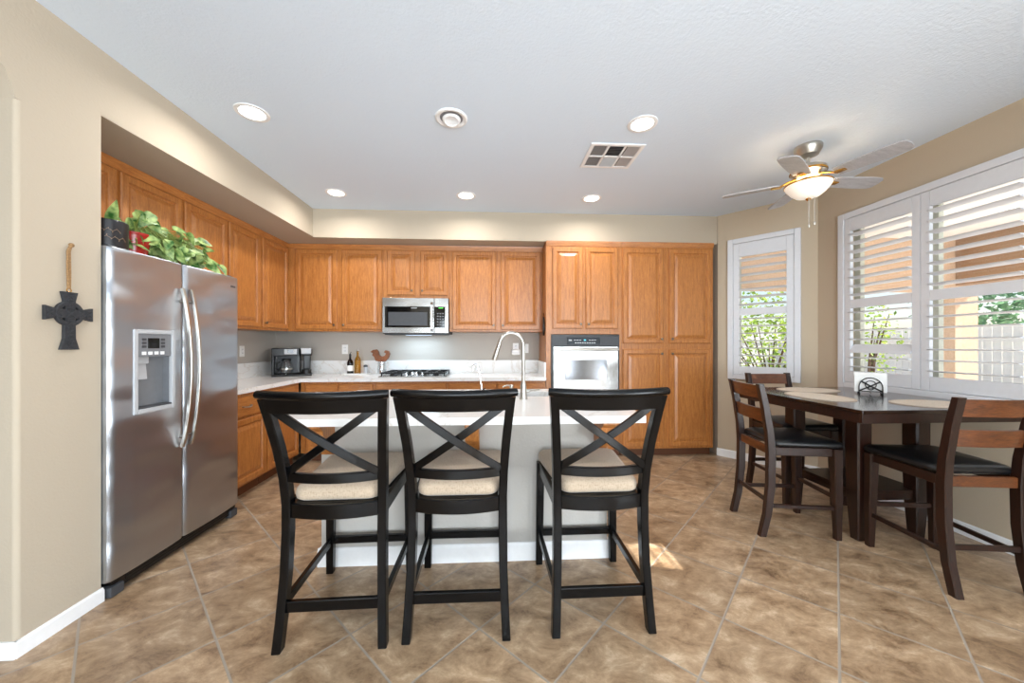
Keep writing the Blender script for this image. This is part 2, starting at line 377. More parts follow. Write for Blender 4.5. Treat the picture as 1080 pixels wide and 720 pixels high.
# arched wall at the left with the pillar beside the refrigerator
b = MB()
SPR = 2.315
arch = [(-4.2, SPR), (-4.2, ZC), (1.925, ZC), (1.925, SPR), (1.6, SPR)]
for i in range(1, 12):
    t = i / 12 * pi; arch.append((0.6 + 1.0 * cos(t), SPR + 0.30 * sin(t) ** 0.8))
arch += [(-0.4, SPR)]
b.prism(arch, 'x', XS - .30, XS)
R_ = .018
corner = [(XS - R_ + R_ * cos(a), 1.6 + R_ - R_ * sin(a)) for a in [pi / 2 * k / 5 for k in range(6)]]
b.prism([(XS - .30, 1.925), (XS, 1.925)] + corner + [(XS - .30, 1.6)], 'z', 0, SPR)
b.box(XS - .30, XS, -4.2, -.4, 0, SPR)
b.box(XW, XS - .29, 1.63, 1.925, 0, ZC)
struct('wall_left', b, M['wall'])
b = MB(); b.box(-4.4, -4.3, YR, YB, 0, ZC); b.box(-4.3, XW - .14, 2.6, 2.7, 0, ZC); struct('wall_hall', b, M['wall'])
b = MB()
b.prism([(XW, 1.925), (XS, 1.925), (XS, YS), (BA.x, YS), (BA.x, YB), (XW, YB)], 'z', ZS, ZC)
es = [e for e in b.bm.edges if all(abs(v.co.z - ZS) < 1e-4 for v in e.verts) and (all(abs(v.co.x - XS) < 1e-4 for v in e.verts) or all(abs(v.co.y - YS) < 1e-4 for v in e.verts))]
bmesh.ops.bevel(b.bm, geom=es, offset=0.022, segments=4, affect='EDGES', profile=0.5)
struct('wall_soffit', b, M['wall'])
b = MB(); b.box(BA.x, BA.x + .12, BA.y, YB, 0, ZC); struct('wall_return', b, M['wall'])

def wall_hole(name, p, q, u0, u1, z0, z1, mat, th=0.14, door=None):
    """upright wall from p to q (inner face on the line), with one window opening; the thickness goes outside"""
    d = (q - p); L = d.length; d = d / L; nrm = Vector((d.y, -d.x))
    if nrm.dot(Vector((1, 0))) < 0: nrm = -nrm
    m = Matrix(((d.x, nrm.x, 0, p.x), (d.y, nrm.y, 0, p.y), (0, 0, 1, 0), (0, 0, 0, 1)))
    b = MB(m)
    b.box(0, u0, 0, th, 0, ZC)
    if door: b.box(u1, door[0], 0, th, 0, ZC); b.box(door[0], door[1], 0, th, door[2], ZC); b.box(door[1], L, 0, th, 0, ZC)
    else: b.box(u1, L, 0, th, 0, ZC)
    b.box(u0, u1, 0, th, 0, z0); b.box(u0, u1, 0, th, z1, ZC)
    struct(name, b, mat); return m, L
WZ0, WZ1 = 0.90, 2.47          # outer edges of the window trims
bay_m, bay_L = wall_hole('wall_bay', BA, BB, 0.107 + .05, 0.764 - .05, WZ0 + .05, WZ1 - .05, M['wall_bay'])
right_m, right_L = wall_hole('wall_right', BB, Vector((XR, YR)), BB.y - 3.15 + .05, BB.y - 1.29 - .05, WZ0 + .05, WZ1 - .05, M['wall_bay'], door=(BB.y + .6, BB.y + 3.2, 2.25))
b = MB()
for x0, x1, z0, z1 in ((-4.3, -1.9, 0, ZC), (2.7, XR, 0, ZC), (-1.9, 2.7, 2.35, ZC)): b.box(x0, x1, YR - .14, YR, z0, z1)
struct('wall_rear', b, M['wall'])
def sliding_door():
    b = MB(); x0, x1, y = -1.9, 2.7, YR - .07
    for a in (x0, 0.37, x1 - .07): b.box(a, a + .07, y - .03, y + .03, 0, 2.35)
    b.box(x0, x1, y - .03, y + .03, 2.28, 2.35); b.box(x0, x1, y - .03, y + .03, 0, .06)
    o = struct('door_1', b, M['white'])  # unseen glass doors, put in to let the rear light enter
    g = MB(); g.box(x0 + .06, x1 - .06, y - .003, y + .003, .05, 2.29); g.build('pane', M['pane'], o)
sliding_door()
b = MB(); x = XR + .07
for a in (-3.2, -1.935, -.67): b.box(x - .03, x + .03, a, a + .07, 0, 2.25)
b.box(x - .03, x + .03, -3.2, -.6, 2.18, 2.25); b.box(x - .03, x + .03, -3.2, -.6, 0, .06)
o = struct('added_door_2', b, M['white'])  # unseen door, added so that side light reaches the kitchen
g = MB(); g.box(x - .003, x + .003, -3.14, -.66, .05, 2.19); g.build('pane', M['pane'], o)

# baseboards
def bb(name, pts, h=0.085, t=0.014):
    """baseboard along a polyline (room on its left side)"""
    b = MB()
    for (p, q) in zip(pts, pts[1:]):
        p = Vector(p); q = Vector(q); d = (q - p).normalized(); n = Vector((-d.y, d.x)); L = (q - p).length
        m = Matrix(((d.x, n.x, 0, p.x), (d.y, n.y, 0, p.y), (0, 0, 1, 0), (0, 0, 0, 1)))
        k = MB(m); k.prism([(0, 0), (t, 0), (t, h - .012), (t * .45, h), (0, h)], 'x', -t * .6, L + t * .6)
        me = k.bm
        mp = {v: b.bm.verts.new(v.co) for v in me.verts}
        for f in me.faces: b.f([mp[v] for v in f.verts])
        me.free()
    return struct(name, b, M['white'])
bb('baseboard_left', [(XS, 1.92), (XS, 1.6), (XS - .28, 1.6)], 0.068)
bb('baseboard_right', [(XR, -.59), (XR, BB.y), (BA.x, BA.y)], 0.085)

# ------------------------------------------------------------------ windows with plantation shutters
def window_unit(name, m, u0, u1, panels, prefix):
    z0, z1 = WZ0, WZ1
    # casing fixed to the wall: structure, with the outer sash and its pane
    t = 0.055
    b = MB(m)
    for a in ((u0, u0 + t, z0, z1), (u1 - t, u1, z0, z1), (u0 + t, u1 - t, z1 - t, z1), (u0 + t, u1 - t, z0, z0 + t)):
        b.box(a[0], a[1], -.03, .012, a[2], a[3], .006)
    o = struct(name, b, M['shutter'])
    s = MB(m); k = .05; a0, a1, c0, c1 = u0 + t - .004, u1 - t + .004, z0 + t - .004, z1 - t + .004
    n = panels
    s.box(a0, a0 + k, .085, .125, c0, c1); s.box(a1 - k, a1, .085, .125, c0, c1)
    s.box(a0 + k, a1 - k, .085, .125, c1 - k, c1); s.box(a0 + k, a1 - k, .085, .125, c0, c0 + k)
    for i in range(1, n): s.box(a0 + (a1 - a0) * i / n - .03, a0 + (a1 - a0) * i / n + .03, .085, .125, c0, c1)
    s.build('window_frame', M['sash'], o)
    g = MB(m); g.box(a0 + .02, a1 - .02, .103, .107, c0 + .02, c1 - .02); g.build('pane', M['pane'], o)
    return o

def shutter(m, u0, u1, label, tilt=None, zmid=1.65, mid_h=.075, top=.115, bot=.10, stile=.055, tilts=None):
    """one hinged louvred shutter panel; louvers are separate blades"""
    z0, z1 = WZ0 + .057, WZ1 - .057
    org = m @ Vector(((u0 + u1) / 2, 0, z0)); r = thing('plantation_shutter', label, 'shutter', org, atan2(m[1][0], m[0][0]), 'white plantation shutters')
    w = (u1 - u0) / 2; sgn = 1 if m.to_3x3().determinant() > 0 else -1
    ys = lambda a: a * sgn            # local depth: + is outside
    def bx(b, x0, x1, y0, y1, c0, c1, bv=.004): b.box(x0, x1, min(ys(y0), ys(y1)), max(ys(y0), ys(y1)), c0 - z0, c1 - z0, bv)
    f = MB()
    bx(f, -w, -w + stile, -.022, .008, z0, z1); bx(f, w - stile, w, -.022, .008, z0, z1)
    bx(f, -w + stile, w - stile, -.022, .008, z1 - top, z1); bx(f, -w + stile, w - stile, -.022, .008, z0, z0 + bot)
    bx(f, -w + stile, w - stile, -.022, .008, zmid - mid_h / 2, zmid + mid_h / 2)
    f.build('shutter_frame', M['shutter'], r)
    def bank(c0, c1, which):
        n = max(1, round((c1 - c0) / .080)); p = (c1 - c0) / n
        for i in range(n):
            zc = c0 + (i + .5) * p - z0
            a = (tilts or {}).get((which, i), -0.15 if which == 'hi' else -0.06)
            q = MB(); prof = []
            for k in range(12):
                th = 2 * pi * k / 12; yy = .0445 * cos(th); zz = .0062 * sin(th)
                prof.append((ys(yy * cos(a) - zz * sin(a) - .007), zc + yy * sin(a) + zz * cos(a)))
            q.prism(prof, 'x', -w + stile + .002, w - stile - .002)
            q.build('louver', M['shutter'], r)
    bank(z0 + bot, zmid - mid_h / 2, 'lo'); bank(zmid + mid_h / 2, z1 - top, 'hi')
    return r

window_unit('window_1', bay_m, 0.107, 0.764, 1, 'bay')
shutter(bay_m, 0.107 + .057, 0.764 - .057, 'narrow white louvred shutter on the angled wall beside the pantry', top=.15, bot=.09, stile=.06)
ru = lambda y: BB.y - y
window_unit('window_2', right_m, ru(3.15), ru(1.29), 3, 'dining')
W0 = ru(3.15) + .057; W1 = ru(1.29) - .057; pw = (W1 - W0) / 3
shutter(right_m, W0, W0 + pw - .003, 'white louvred shutter behind the napkin holder, one lower louver tilted', tilts={('lo', 2): 1.0})
shutter(right_m, W0 + pw, W0 + 2 * pw - .003, 'white louvred shutter in front of the tan patio column, above the nearest dining chair')
shutter(right_m, W0 + 2 * pw, W1, 'white louvred shutter panel closest to the camera beyond the photo edge',
        tilts={('hi', 4): 0.76, ('hi', 5): 0.76, ('hi', 6): .76})  # unseen louvers, angled to let the sun patch onto the floor
# ------------------------------------------------------------------ outside
b = MB(); b.box(XR + .15, 30, -10, 30, -.2, -.06); b.box(-8, XR + .15, YB + .2, 30, -.2, -.06); struct('ground', b, M['patio'])
b = MB(); b.box(XR + .14, 6.2, 1.52, 4.6, 2.62, 2.72); struct('patio_roof', b, M['patio_ceiling'])  # near end lies out of view, placed to trim the indoor sun patch
b = MB(); b.box(5.85, 6.2, 1.52, 4.25, 2.03, 2.62); struct('patio_beam', b, M['stucco_shaded'])
b = MB(); b.box(2.9, 6.2, 4.25, 4.6, 1.99, 2.62); struct('patio_beam_end', b, M['stucco'])
def column(x, y, label):
    b = MB(); b.box(x - .16, x + .16, y - .16, y + .16, -.06, 1.985 if y > 4 else 2.03, .01)
    b.box(x - .23, x + .23, y - .23, y + .23, -.06, .12, .01)
    return tag(b.build('patio_column', M['stucco']), label, 'column', 'patio columns')
column(6.02, 4.42, 'tan stucco patio column outside the right window')
def fence(p, q, label):
    p = Vector(p); q = Vector(q); d = (q - p); L = d.length
    r = thing('garden_fence', label, 'fence', (p.x, p.y, -.06), atan2(d.y, d.x), 'pale garden fence runs')
    b = MB(); n = int(L / .15)
    for i in range(n):
        b.box(i * L / n + .004, (i + 1) * L / n - .004, -.012, .012, .05, 1.72 + .015 * ((i * 7) % 3))
    b.build('fence_boards', M['fence'], r)
    c = MB(); c.box(0, L, .012, .05, .3, .39); c.box(0, L, .012, .05, 1.4, 1.49); c.build('fence_rail', M['fence'], r)
    for i in range(int(L / 2.4) + 1):
        k = MB(); k.box(i * 2.4 - .05, i * 2.4 + .05, -.03, .07, 0, 1.86, .01); k.build('fence_post', M['fence'], r)
fence((10.5, -4), (10.5, 12), 'pale board fence seen through the right window')
fence((10.35, 12.1), (-3, 12.1), 'pale board fence behind the shrub outside the angled window')
def leaf_cloud(b, c, rad, n, size, rnd, shell=0.35):
    for _ in range(n):
        while True:
            p = Vector((rnd.uniform(-1, 1), rnd.uniform(-1, 1), rnd.uniform(-1, 1)))
            if shell < p.length < 1: break
        p = Vector((c[0] + p.x * rad[0], c[1] + p.y * rad[1], c[2] + p.z * rad[2]))
        d = Vector((rnd.gauss(0, 1), rnd.gauss(0, 1), rnd.gauss(0, .7))).normalized()
        u = d.cross(Vector((rnd.gauss(0, 1), rnd.gauss(0, 1), rnd.gauss(0, 1)))).normalized(); s = size * rnd.uniform(.6, 1.3)
        b.f([b.v(p), b.v(p + d * s * .5 + u * s * .28), b.v(p + d * s), b.v(p + d * s * .5 - u * s * .28)])
def bush(name, loc, rad, n, size, leaf, label, cat, stemn, seed, base=0.0):
    rnd = random.Random(seed); r = thing(name, label, cat, loc)
    b = MB(); leaf_cloud(b, (0, 0, base + rad[2]), rad, n, size, rnd); b.build('foliage', M[leaf], r, kind='stuff')
    s = MB()
    for i in range(stemn):
        a = rnd.uniform(0, 2 * pi); e = Vector((cos(a) * rad[0] * .7, sin(a) * rad[1] * .7, base + rad[2] * rnd.uniform(1.0, 1.7)))
        s.tube([(cos(a) * .05, sin(a) * .05, -.06), (e.x * .35, e.y * .35, e.z * .5), e], [.022 * (1 + base), .014 * (1 + base), .006], 6)
    s.build('stem', M['bark'], r)
bush('flowering_shrub', (5.2, 6.5, 0), (1.25, .8, 1.12), 2600, .085, 'shrub', 'bright green leafy shrub outside the angled window', 'shrub', 16, 3, .15)
bush('flowering_shrub', (7.9, 7.2, 0), (.6, .55, .85), 520, .085, 'shrub', 'smaller green shrub seen at the left edge of the right window', 'shrub', 8, 5, .55)
bush('garden_tree', (13.5, 8.7, 0), (1.9, 1.7, 1.2), 1800, .2, 'tree', 'blue-green tree rising behind the fence', 'tree', 5, 9, 1.0)

# ------------------------------------------------------------------ cabinets
def panel_door(b, x0, x1, z0, z1, y=0.0, th=.02):
    """raised-panel door, front at y-th, facing -y"""
    prof = [(0, 0), (0, -th + .006), (.007, -th), (.046, -th), (.050, -th + .004), (.054, -th + .012), (.063, -th + .013), (.066, -th + .008), (.070, -th + .007), (.096, -th - .0005)]
    if min(x1 - x0, z1 - z0) < .22: prof = [(0, 0), (0, -th + .005), (.006, -th), (.012, -th)]
    rings = [[(x0 + i, y + d, z0 + i), (x1 - i, y + d, z0 + i), (x1 - i, y + d, z1 - i), (x0 + i, y + d, z1 - i)] for i, d in prof]
    b.loft(rings)
def knob(parent, x, y, z):
    b = MB(Matrix.Translation((x, y, z)) @ Matrix.Rotation(pi / 2, 4, 'X'))
    b.lathe([(.006, 0), (.005, .012), (.013, .018), (.0145, .024), (.010, .029), (.001, .030)], seg=14)
    return b.build('knob', M['bronze'], parent)
def pull(parent, x, y, z, w=.05):
    b = MB(); b.tube([(x - w, y, z), (x - w, y - .016, z), (x - w * .6, y - .026, z - .004), (x, y - .03, z - .006), (x + w * .6, y - .026, z - .004), (x + w, y - .016, z), (x + w, y, z)], .0055, 8)
    return b.build('handle', M['nickel'], parent)
def cabinet(label, W, D, z0, z1, doors, origin, rz, toe=0.0, crown=0.0, holes=None, group=None, drawers=(), name='kitchen_cabinet', cat='cabinet'):
    """origin = left end of the front plane at floor level; local +x along the run, front faces -y; doors: (x0,x1,z0,z1,knob side,knob at top?)"""
    r = thing(name, label, cat, origin, rz, group)
    b = MB()
    t = .02
    zb = z0 + toe
    if holes:
        hx0, hx1, hz0, hz1 = holes
        b.box(0, hx0, 0, D, zb, z1); b.box(hx1, W, 0, D, zb, z1); b.box(hx0, hx1, 0, D, zb, hz0); b.box(hx0, hx1, 0, D, hz1, z1); b.box(hx0, hx1, D - .02, D, hz0, hz1)
    else: b.box(0, W, 0, D, zb, z1, .0015, 1)
    b.build('body', M['cab'], r)
    if toe:
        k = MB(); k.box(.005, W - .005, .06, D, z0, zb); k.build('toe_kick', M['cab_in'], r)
    if crown:
        c = MB(); c.prism([(0.0, z1 - .055), (-.006, z1 - .055), (-.018, z1 - .02), (-.022, z1), (0.0, z1)], 'x', 0, W); c.build('crown_moulding', M['cab_h'], r)
    for (x0, x1, c0, c1, side, top) in doors:
        d = MB(); panel_door(d, x0, x1, c0, c1, -.0005); o = d.build('door', M['cab'], r, 11)
        if side: knob(o, (x0 + .028) if side == 'l' else (x1 - .028), -.0205, (c1 - .05) if top else (c0 + .05))
    for (x0, x1, c0, c1) in drawers:
        d = MB(); panel_door(d, x0, x1, c0, c1, -.0005); o = d.build('drawer', M['cab_h'], r, 24); pull(o, (x0 + x1) / 2, -.0205, (c0 + c1) / 2)
    return r
YU = 4.33; XU = -2.38; YF = 4.05; XF = -2.10; E = .002
DU = YB - YU - E
D1, D2 = 1.465, 2.395
G = 'honey wood wall cabinets'
ub = lambda x: x + 2.378
cabinet('wall cabinet in the back corner above the coffee maker, two raised-panel doors', 1.093, DU, 1.44, ZS - E,
        [(ub(-2.287), ub(-1.815), D1, D2, 'r', 0), (ub(-1.763), ub(-1.297), D1, D2, 'l', 0)], (-2.378, YU, 0), 0, crown=1, group=G)
cabinet('short two-door wall cabinet directly above the microwave', .772, DU, 1.832, ZS - E,
        [(.045, .364, 1.87, D2, 'r', 0), (.43, .752, 1.87, D2, 'l', 0)], (-1.284, YU, 0), 0, crown=1, group=G)
cabinet('two-door wall cabinet between the microwave and the tall oven cabinet', 1.112, DU, 1.44, ZS - E,
        [(.034, .552, D1, D2, 'r', 0), (.608, 1.09, D1, D2, 'l', 0)], (-.511, YU, 0), 0, crown=1, group=G)
R90 = pi / 2
DL = XU - XW - E
cabinet('wall cabinet above the refrigerator, partly behind the potted plants', .985, DL, 1.93, ZS - E,
        [(.03, .483, 1.955, D2, 'r', 0), (.51, .966, 1.955, D2, 'l', 0)], (XU, 1.915, 0), R90, crown=1, group=G)
cabinet('left-run wall cabinet between the refrigerator cabinet and the corner cabinet', .942, DL, 1.44, ZS - E,
        [(.005, .452, D1, D2, 'r', 0), (.472, .908, D1, D2, 'l', 0)], (XU, 2.901, 0), R90, crown=1, group=G)
cabinet('single-door wall cabinet at the end of the left run, in the corner', .482, DL, 1.44, ZS - E,
        [(.004, .470, D1, D2, 'l', 0)], (XU, 3.845, 0), R90, crown=1, group=G)
# tall units
DT = YB - YF - E
cabinet('tall oven cabinet with two doors above the built-in oven', .866, DT, 0, ZS - E,
        [(.073, .418, 1.468, 2.384, 'r', 0), (.452, .823, 1.468, 2.384, 'l', 0), (.05, .425, .12, .60, 'r', 1), (.44, .823, .12, .60, 'l', 1)],
        (.605, YF, 0), 0, toe=.09, crown=1, holes=(.058, .838, .64, 1.405), name='oven_cabinet', group='tall cabinets')
cabinet('tall four-door pantry cabinet beside the angled wall', 1.083, DT, 0, ZS - E,
        [(.013, .487, 1.30, 2.384, 'r', 0), (.554, 1.048, 1.30, 2.384, 'l', 0), (.013, .487, .118, 1.232, 'r', 1), (.554, 1.048, .118, 1.232, 'l', 1)],
        (1.473, YF, 0), 0, toe=.09, crown=1, name='pantry_cabinet', group='tall cabinets')
# base units
CZ = .92
GB = 'honey wood base cabinets'
zt = CZ - .041
cabinet('base cabinet beside the refrigerator with a drawer over its door', .578, XF - XW - E, 0, zt,
        [(.02, .565, .12, .665, 'r', 1)], (XF, 2.872, 0), R90, toe=.1, drawers=[(.02, .565, .685, .855)], group=GB)
cabinet('base cabinet on the left run next to the inside corner, drawer over door', .575, XF - XW - E, 0, zt,
        [(.02, .545, .12, .665, 'l', 1)], (XF, 3.452, 0), R90, toe=.1, drawers=[(.02, .545, .685, .855)], group=GB)
cabinet('base cabinet below the coffee maker side of the back counter', .795, DT, 0, zt,
        [(.06, .40, .12, .665, 'r', 1), (.42, .775, .12, .665, 'l', 1)], (-2.09, YF, 0), 0, toe=.1, drawers=[(.06, .40, .685, .855), (.42, .775, .685, .855)], group=GB)
cabinet('base cabinet directly below the cooktop', .79, DT, 0, zt,
        [(.02, .385, .12, .665, 'r', 1), (.405, .77, .12, .665, 'l', 1)], (-1.293, YF, 0), 0, toe=.1, drawers=[(.02, .77, .685, .855)], group=GB)
cabinet('base cabinet between the cooktop and the tall oven cabinet', 1.1, DT, 0, zt,
        [(.02, .54, .12, .665, 'r', 1), (.56, 1.08, .12, .665, 'l', 1)], (-.5, YF, 0), 0, toe=.1, drawers=[(.02, .54, .685, .855), (.56, 1.08, .685, .855)], group=GB)
# worktop with its upstand
wt = thing('worktop', 'white veined quartz worktop running round the corner with its upstand', 'worktop', (0, 0, 0))
b = MB(); b.prism([(XW + E, 2.872), (XF + .03, 2.872), (XF + .03, YF - .03), (.603, YF - .03), (.603, YB - E), (XW + E, YB - E)], 'z', CZ - .04, CZ)
bmesh.ops.bevel(b.bm, geom=[e for e in b.bm.edges if abs(e.verts[0].co.z - e.verts[1].co.z) < 1e-5], offset=.004, segments=2, affect='EDGES')
b.build('slab', M['quartz'], wt)
b = MB(); b.box(XW + E, XW + .022, 2.872, YB - .024, CZ, 1.085, .002); b.box(XW + E, .603, YB - .022, YB - E, CZ, 1.085, .002); b.box(.583, .603, YF - .01, YB - .024, CZ, 1.085, .002)
b.build('upstand', M['quartz'], wt)

# ------------------------------------------------------------------ refrigerator
def fridge():
    r = thing('refrigerator', 'stainless steel side-by-side refrigerator with water dispenser', 'refrigerator', (0, 0, 0))
    y0, y1, ys, xf = 1.93, 2.862, 2.375, -1.925
    xb = xf - .075
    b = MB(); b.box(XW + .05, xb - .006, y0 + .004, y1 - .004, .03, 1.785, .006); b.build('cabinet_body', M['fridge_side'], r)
    DISP = (2.055, 2.285, .925, 1.365)
    def door(ya, yb_, hole=None):
        z0, z1 = .085, 1.795
        # slightly bowed front, cut into a grid so that the dispenser opening stays clear
        yc = [ya, ya + .012, ya + .03]; 
        inner = [ya + .03 + (yb_ - ya - .06) * i / 10 for i in range(1, 10)]
        ycs = yc + inner + [yb_ - .03, yb_ - .012, yb_]
        zcs = [z0, z0 + .01] + [z0 + .01 + (z1 - z0 - .02) * i / 12 for i in range(1, 12)] + [z1 - .01, z1]
        if hole:
            ycs = sorted([y for y in ycs if not (hole[0] - .01 < y < hole[1] + .01)] + [hole[0], hole[1]])
            zcs = sorted([z for z in zcs if not (hole[2] - .01 < z < hole[3] + .01)] + [hole[2], hole[3]])
        W_ = yb_ - ya
        def X(y, z):
            s = (y - (ya + yb_) / 2) / (W_ / 2); e = max(0, abs(s) - .93) / .07
            q = max(0, abs((z - (z0 + z1) / 2) / ((z1 - z0) / 2)) - .985) / .015
            return xf - .012 * s * s - .012 * e ** 2.2 - .006 * q
        g = MB(); vv = [[g.v((X(y, z), y, z)) for y in ycs] for z in zcs]
        for i in range(len(zcs) - 1):
            for j in range(len(ycs) - 1):
                if hole and hole[0] - 1e-4 <= ycs[j] < hole[1] - 1e-4 and hole[2] - 1e-4 <= zcs[i] < hole[3] - 1e-4: continue
                g.f([vv[i][j], vv[i][j + 1], vv[i + 1][j + 1], vv[i + 1][j]])
        # sides and back
        bk = {}
        ring = [vv[0][j] for j in range(len(ycs))] + [vv[i][-1] for i in range(1, len(zcs))] + [vv[-1][j] for j in range(len(ycs) - 2, -1, -1)] + [vv[i][0] for i in range(len(zcs) - 2, 0, -1)]
        back = [g.bm.verts.new((xb, v.co.y, v.co.z)) for v in ring]
        for i in range(len(ring)):
            k = (i + 1) % len(ring); g.f([ring[i], ring[k], back[k], back[i]])
        g.f(back)
        return g
    d1 = door(y0, ys - .004, DISP).build('freezer_door', M['steel'], r, 40)
    d2 = door(ys + .004, y1).build('fridge_door', M['steel'], r, 40)
    # handles: bowed bars either side of the split
    for yy, par in ((ys - .034, d1), (ys + .030, d2)):
        pts = []
        for i in range(17):
            t = i / 16; z = .66 + .98 * t
            pts.append((xf + .004 + .055 * sin(pi * t) ** .7, yy, z))
        h = MB(); h.sweep(pts, [(.009, .010)] * 17, up=(0, 1, 0)); h.tube([(xf - .01, yy, .72), (xf + .03, yy, .73)], .008, 8); h.tube([(xf - .01, yy, 1.56), (xf + .03, yy, 1.555)], .008, 8)
        h.build('handle', M['nickel'], par)
    # dispenser
    a0, a1, c0, c1 = DISP
    f = MB(); xo = xf - .006
    for (p0, p1, q0, q1) in ((a0 - .012, a0 + .012, c0 - .012, c1 + .012), (a1 - .012, a1 + .012, c0 - .012, c1 + .012), (a0 + .012, a1 - .012, c1 - .012, c1 + .012), (a0 + .012, a1 - .012, c0 - .012, c0 + .014)):
        f.box(xo - .012, xo + .010, p0, p1, q0, q1, .005)
    f.build('dispenser_frame', M['light_grey'], d1)
    f = MB(); f.box(xo - .06, xo + .004, a0 + .012, a1 - .012, 1.225, c1 - .012, .003); p = f.build('dispenser_panel', M['grey_plastic'], d1)
    f = MB(); f.box(xo + .003, xo + .006, 2.125, 2.195, 1.272, 1.330, .001); f.build('display', M['black_gloss'], d1)
    f = MB()
    for k in range(3):
        f.box(xo + .003, xo + .006, 2.090, 2.116, 1.275 + k * .02, 1.289 + k * .02, .001); f.box(xo + .003, xo + .006, 2.204, 2.230, 1.275 + k * .02, 1.289 + k * .02, .001)
    f.build('button', M['dark_grey'], d1)
    f = MB()
    for k in range(4): f.box(xo + .003, xo + .0055, 2.09 + k * .037, 2.115 + k * .037, 1.236, 1.254, .001)
    f.build('button_row', M['white'], d1)
    f = MB()  # recess shell
    f.box(xb + .012, xb + .02, a0, a1, c0, 1.23); f.box(xb + .02, xo - .004, a0 - .001, a0 + .006, c0, 1.23); f.box(xb + .02, xo - .004, a1 - .006, a1 + .001, c0, 1.23)
    f.build('dispenser_recess', M['grey_plastic'], d1)
    f = MB(); f.box(xb + .01, xo + .006, a0 + .004, a1 - .004, c0 - .004, c0 + .022, .003); f.build('drip_tray', M['dark_grey'], d1)
    f = MB(); f.box(xb + .02, xo - .02, 2.07, 2.16, 1.185, 1.226, .006); f.loft([[(xo - .05, 2.075, 1.19), (xo - .05, 2.155, 1.19), (xo - .035, 2.155, 1.19), (xo - .035, 2.075, 1.19)], [(xo - .03, 2.085, 1.10), (xo - .03, 2.145, 1.10), (xo - .018, 2.145, 1.10), (xo - .018, 2.085, 1.10)]])
    f.build('paddle', M['light_grey'], d1)
    f = MB(); f.box(xf - .0075, xf - .004, y1 - .095, y1 - .045, 1.715, 1.728, .001); f.build('badge', M['dark_grey'], d2)
    g = MB(); g.box(xb - .05, xf - .03, y0 + .03, y1 - .01, .018, .078, .006); 
    for k in range(3): g.box(xf - .034, xf - .026, y0 + .10, y1 - .06, .030 + k * .016, .038 + k * .016)
    g.build('base_grille', M['black_plastic'], r)
    for yy in (y0 + .045, y1 - .045):
        g = MB(); g.box(xb - .02, xf - .012, yy - .035, yy + .035, .0, .055, .008); g.build('foot', M['dark_grey'], r)
    for yy in (y0 + .03, y1 - .07):
        g = MB(); g.box(xb - .07, xb + .03, yy, yy + .05, 1.786, 1.81, .006); g.build('hinge_cover', M['dark_grey'], r)
fridge()

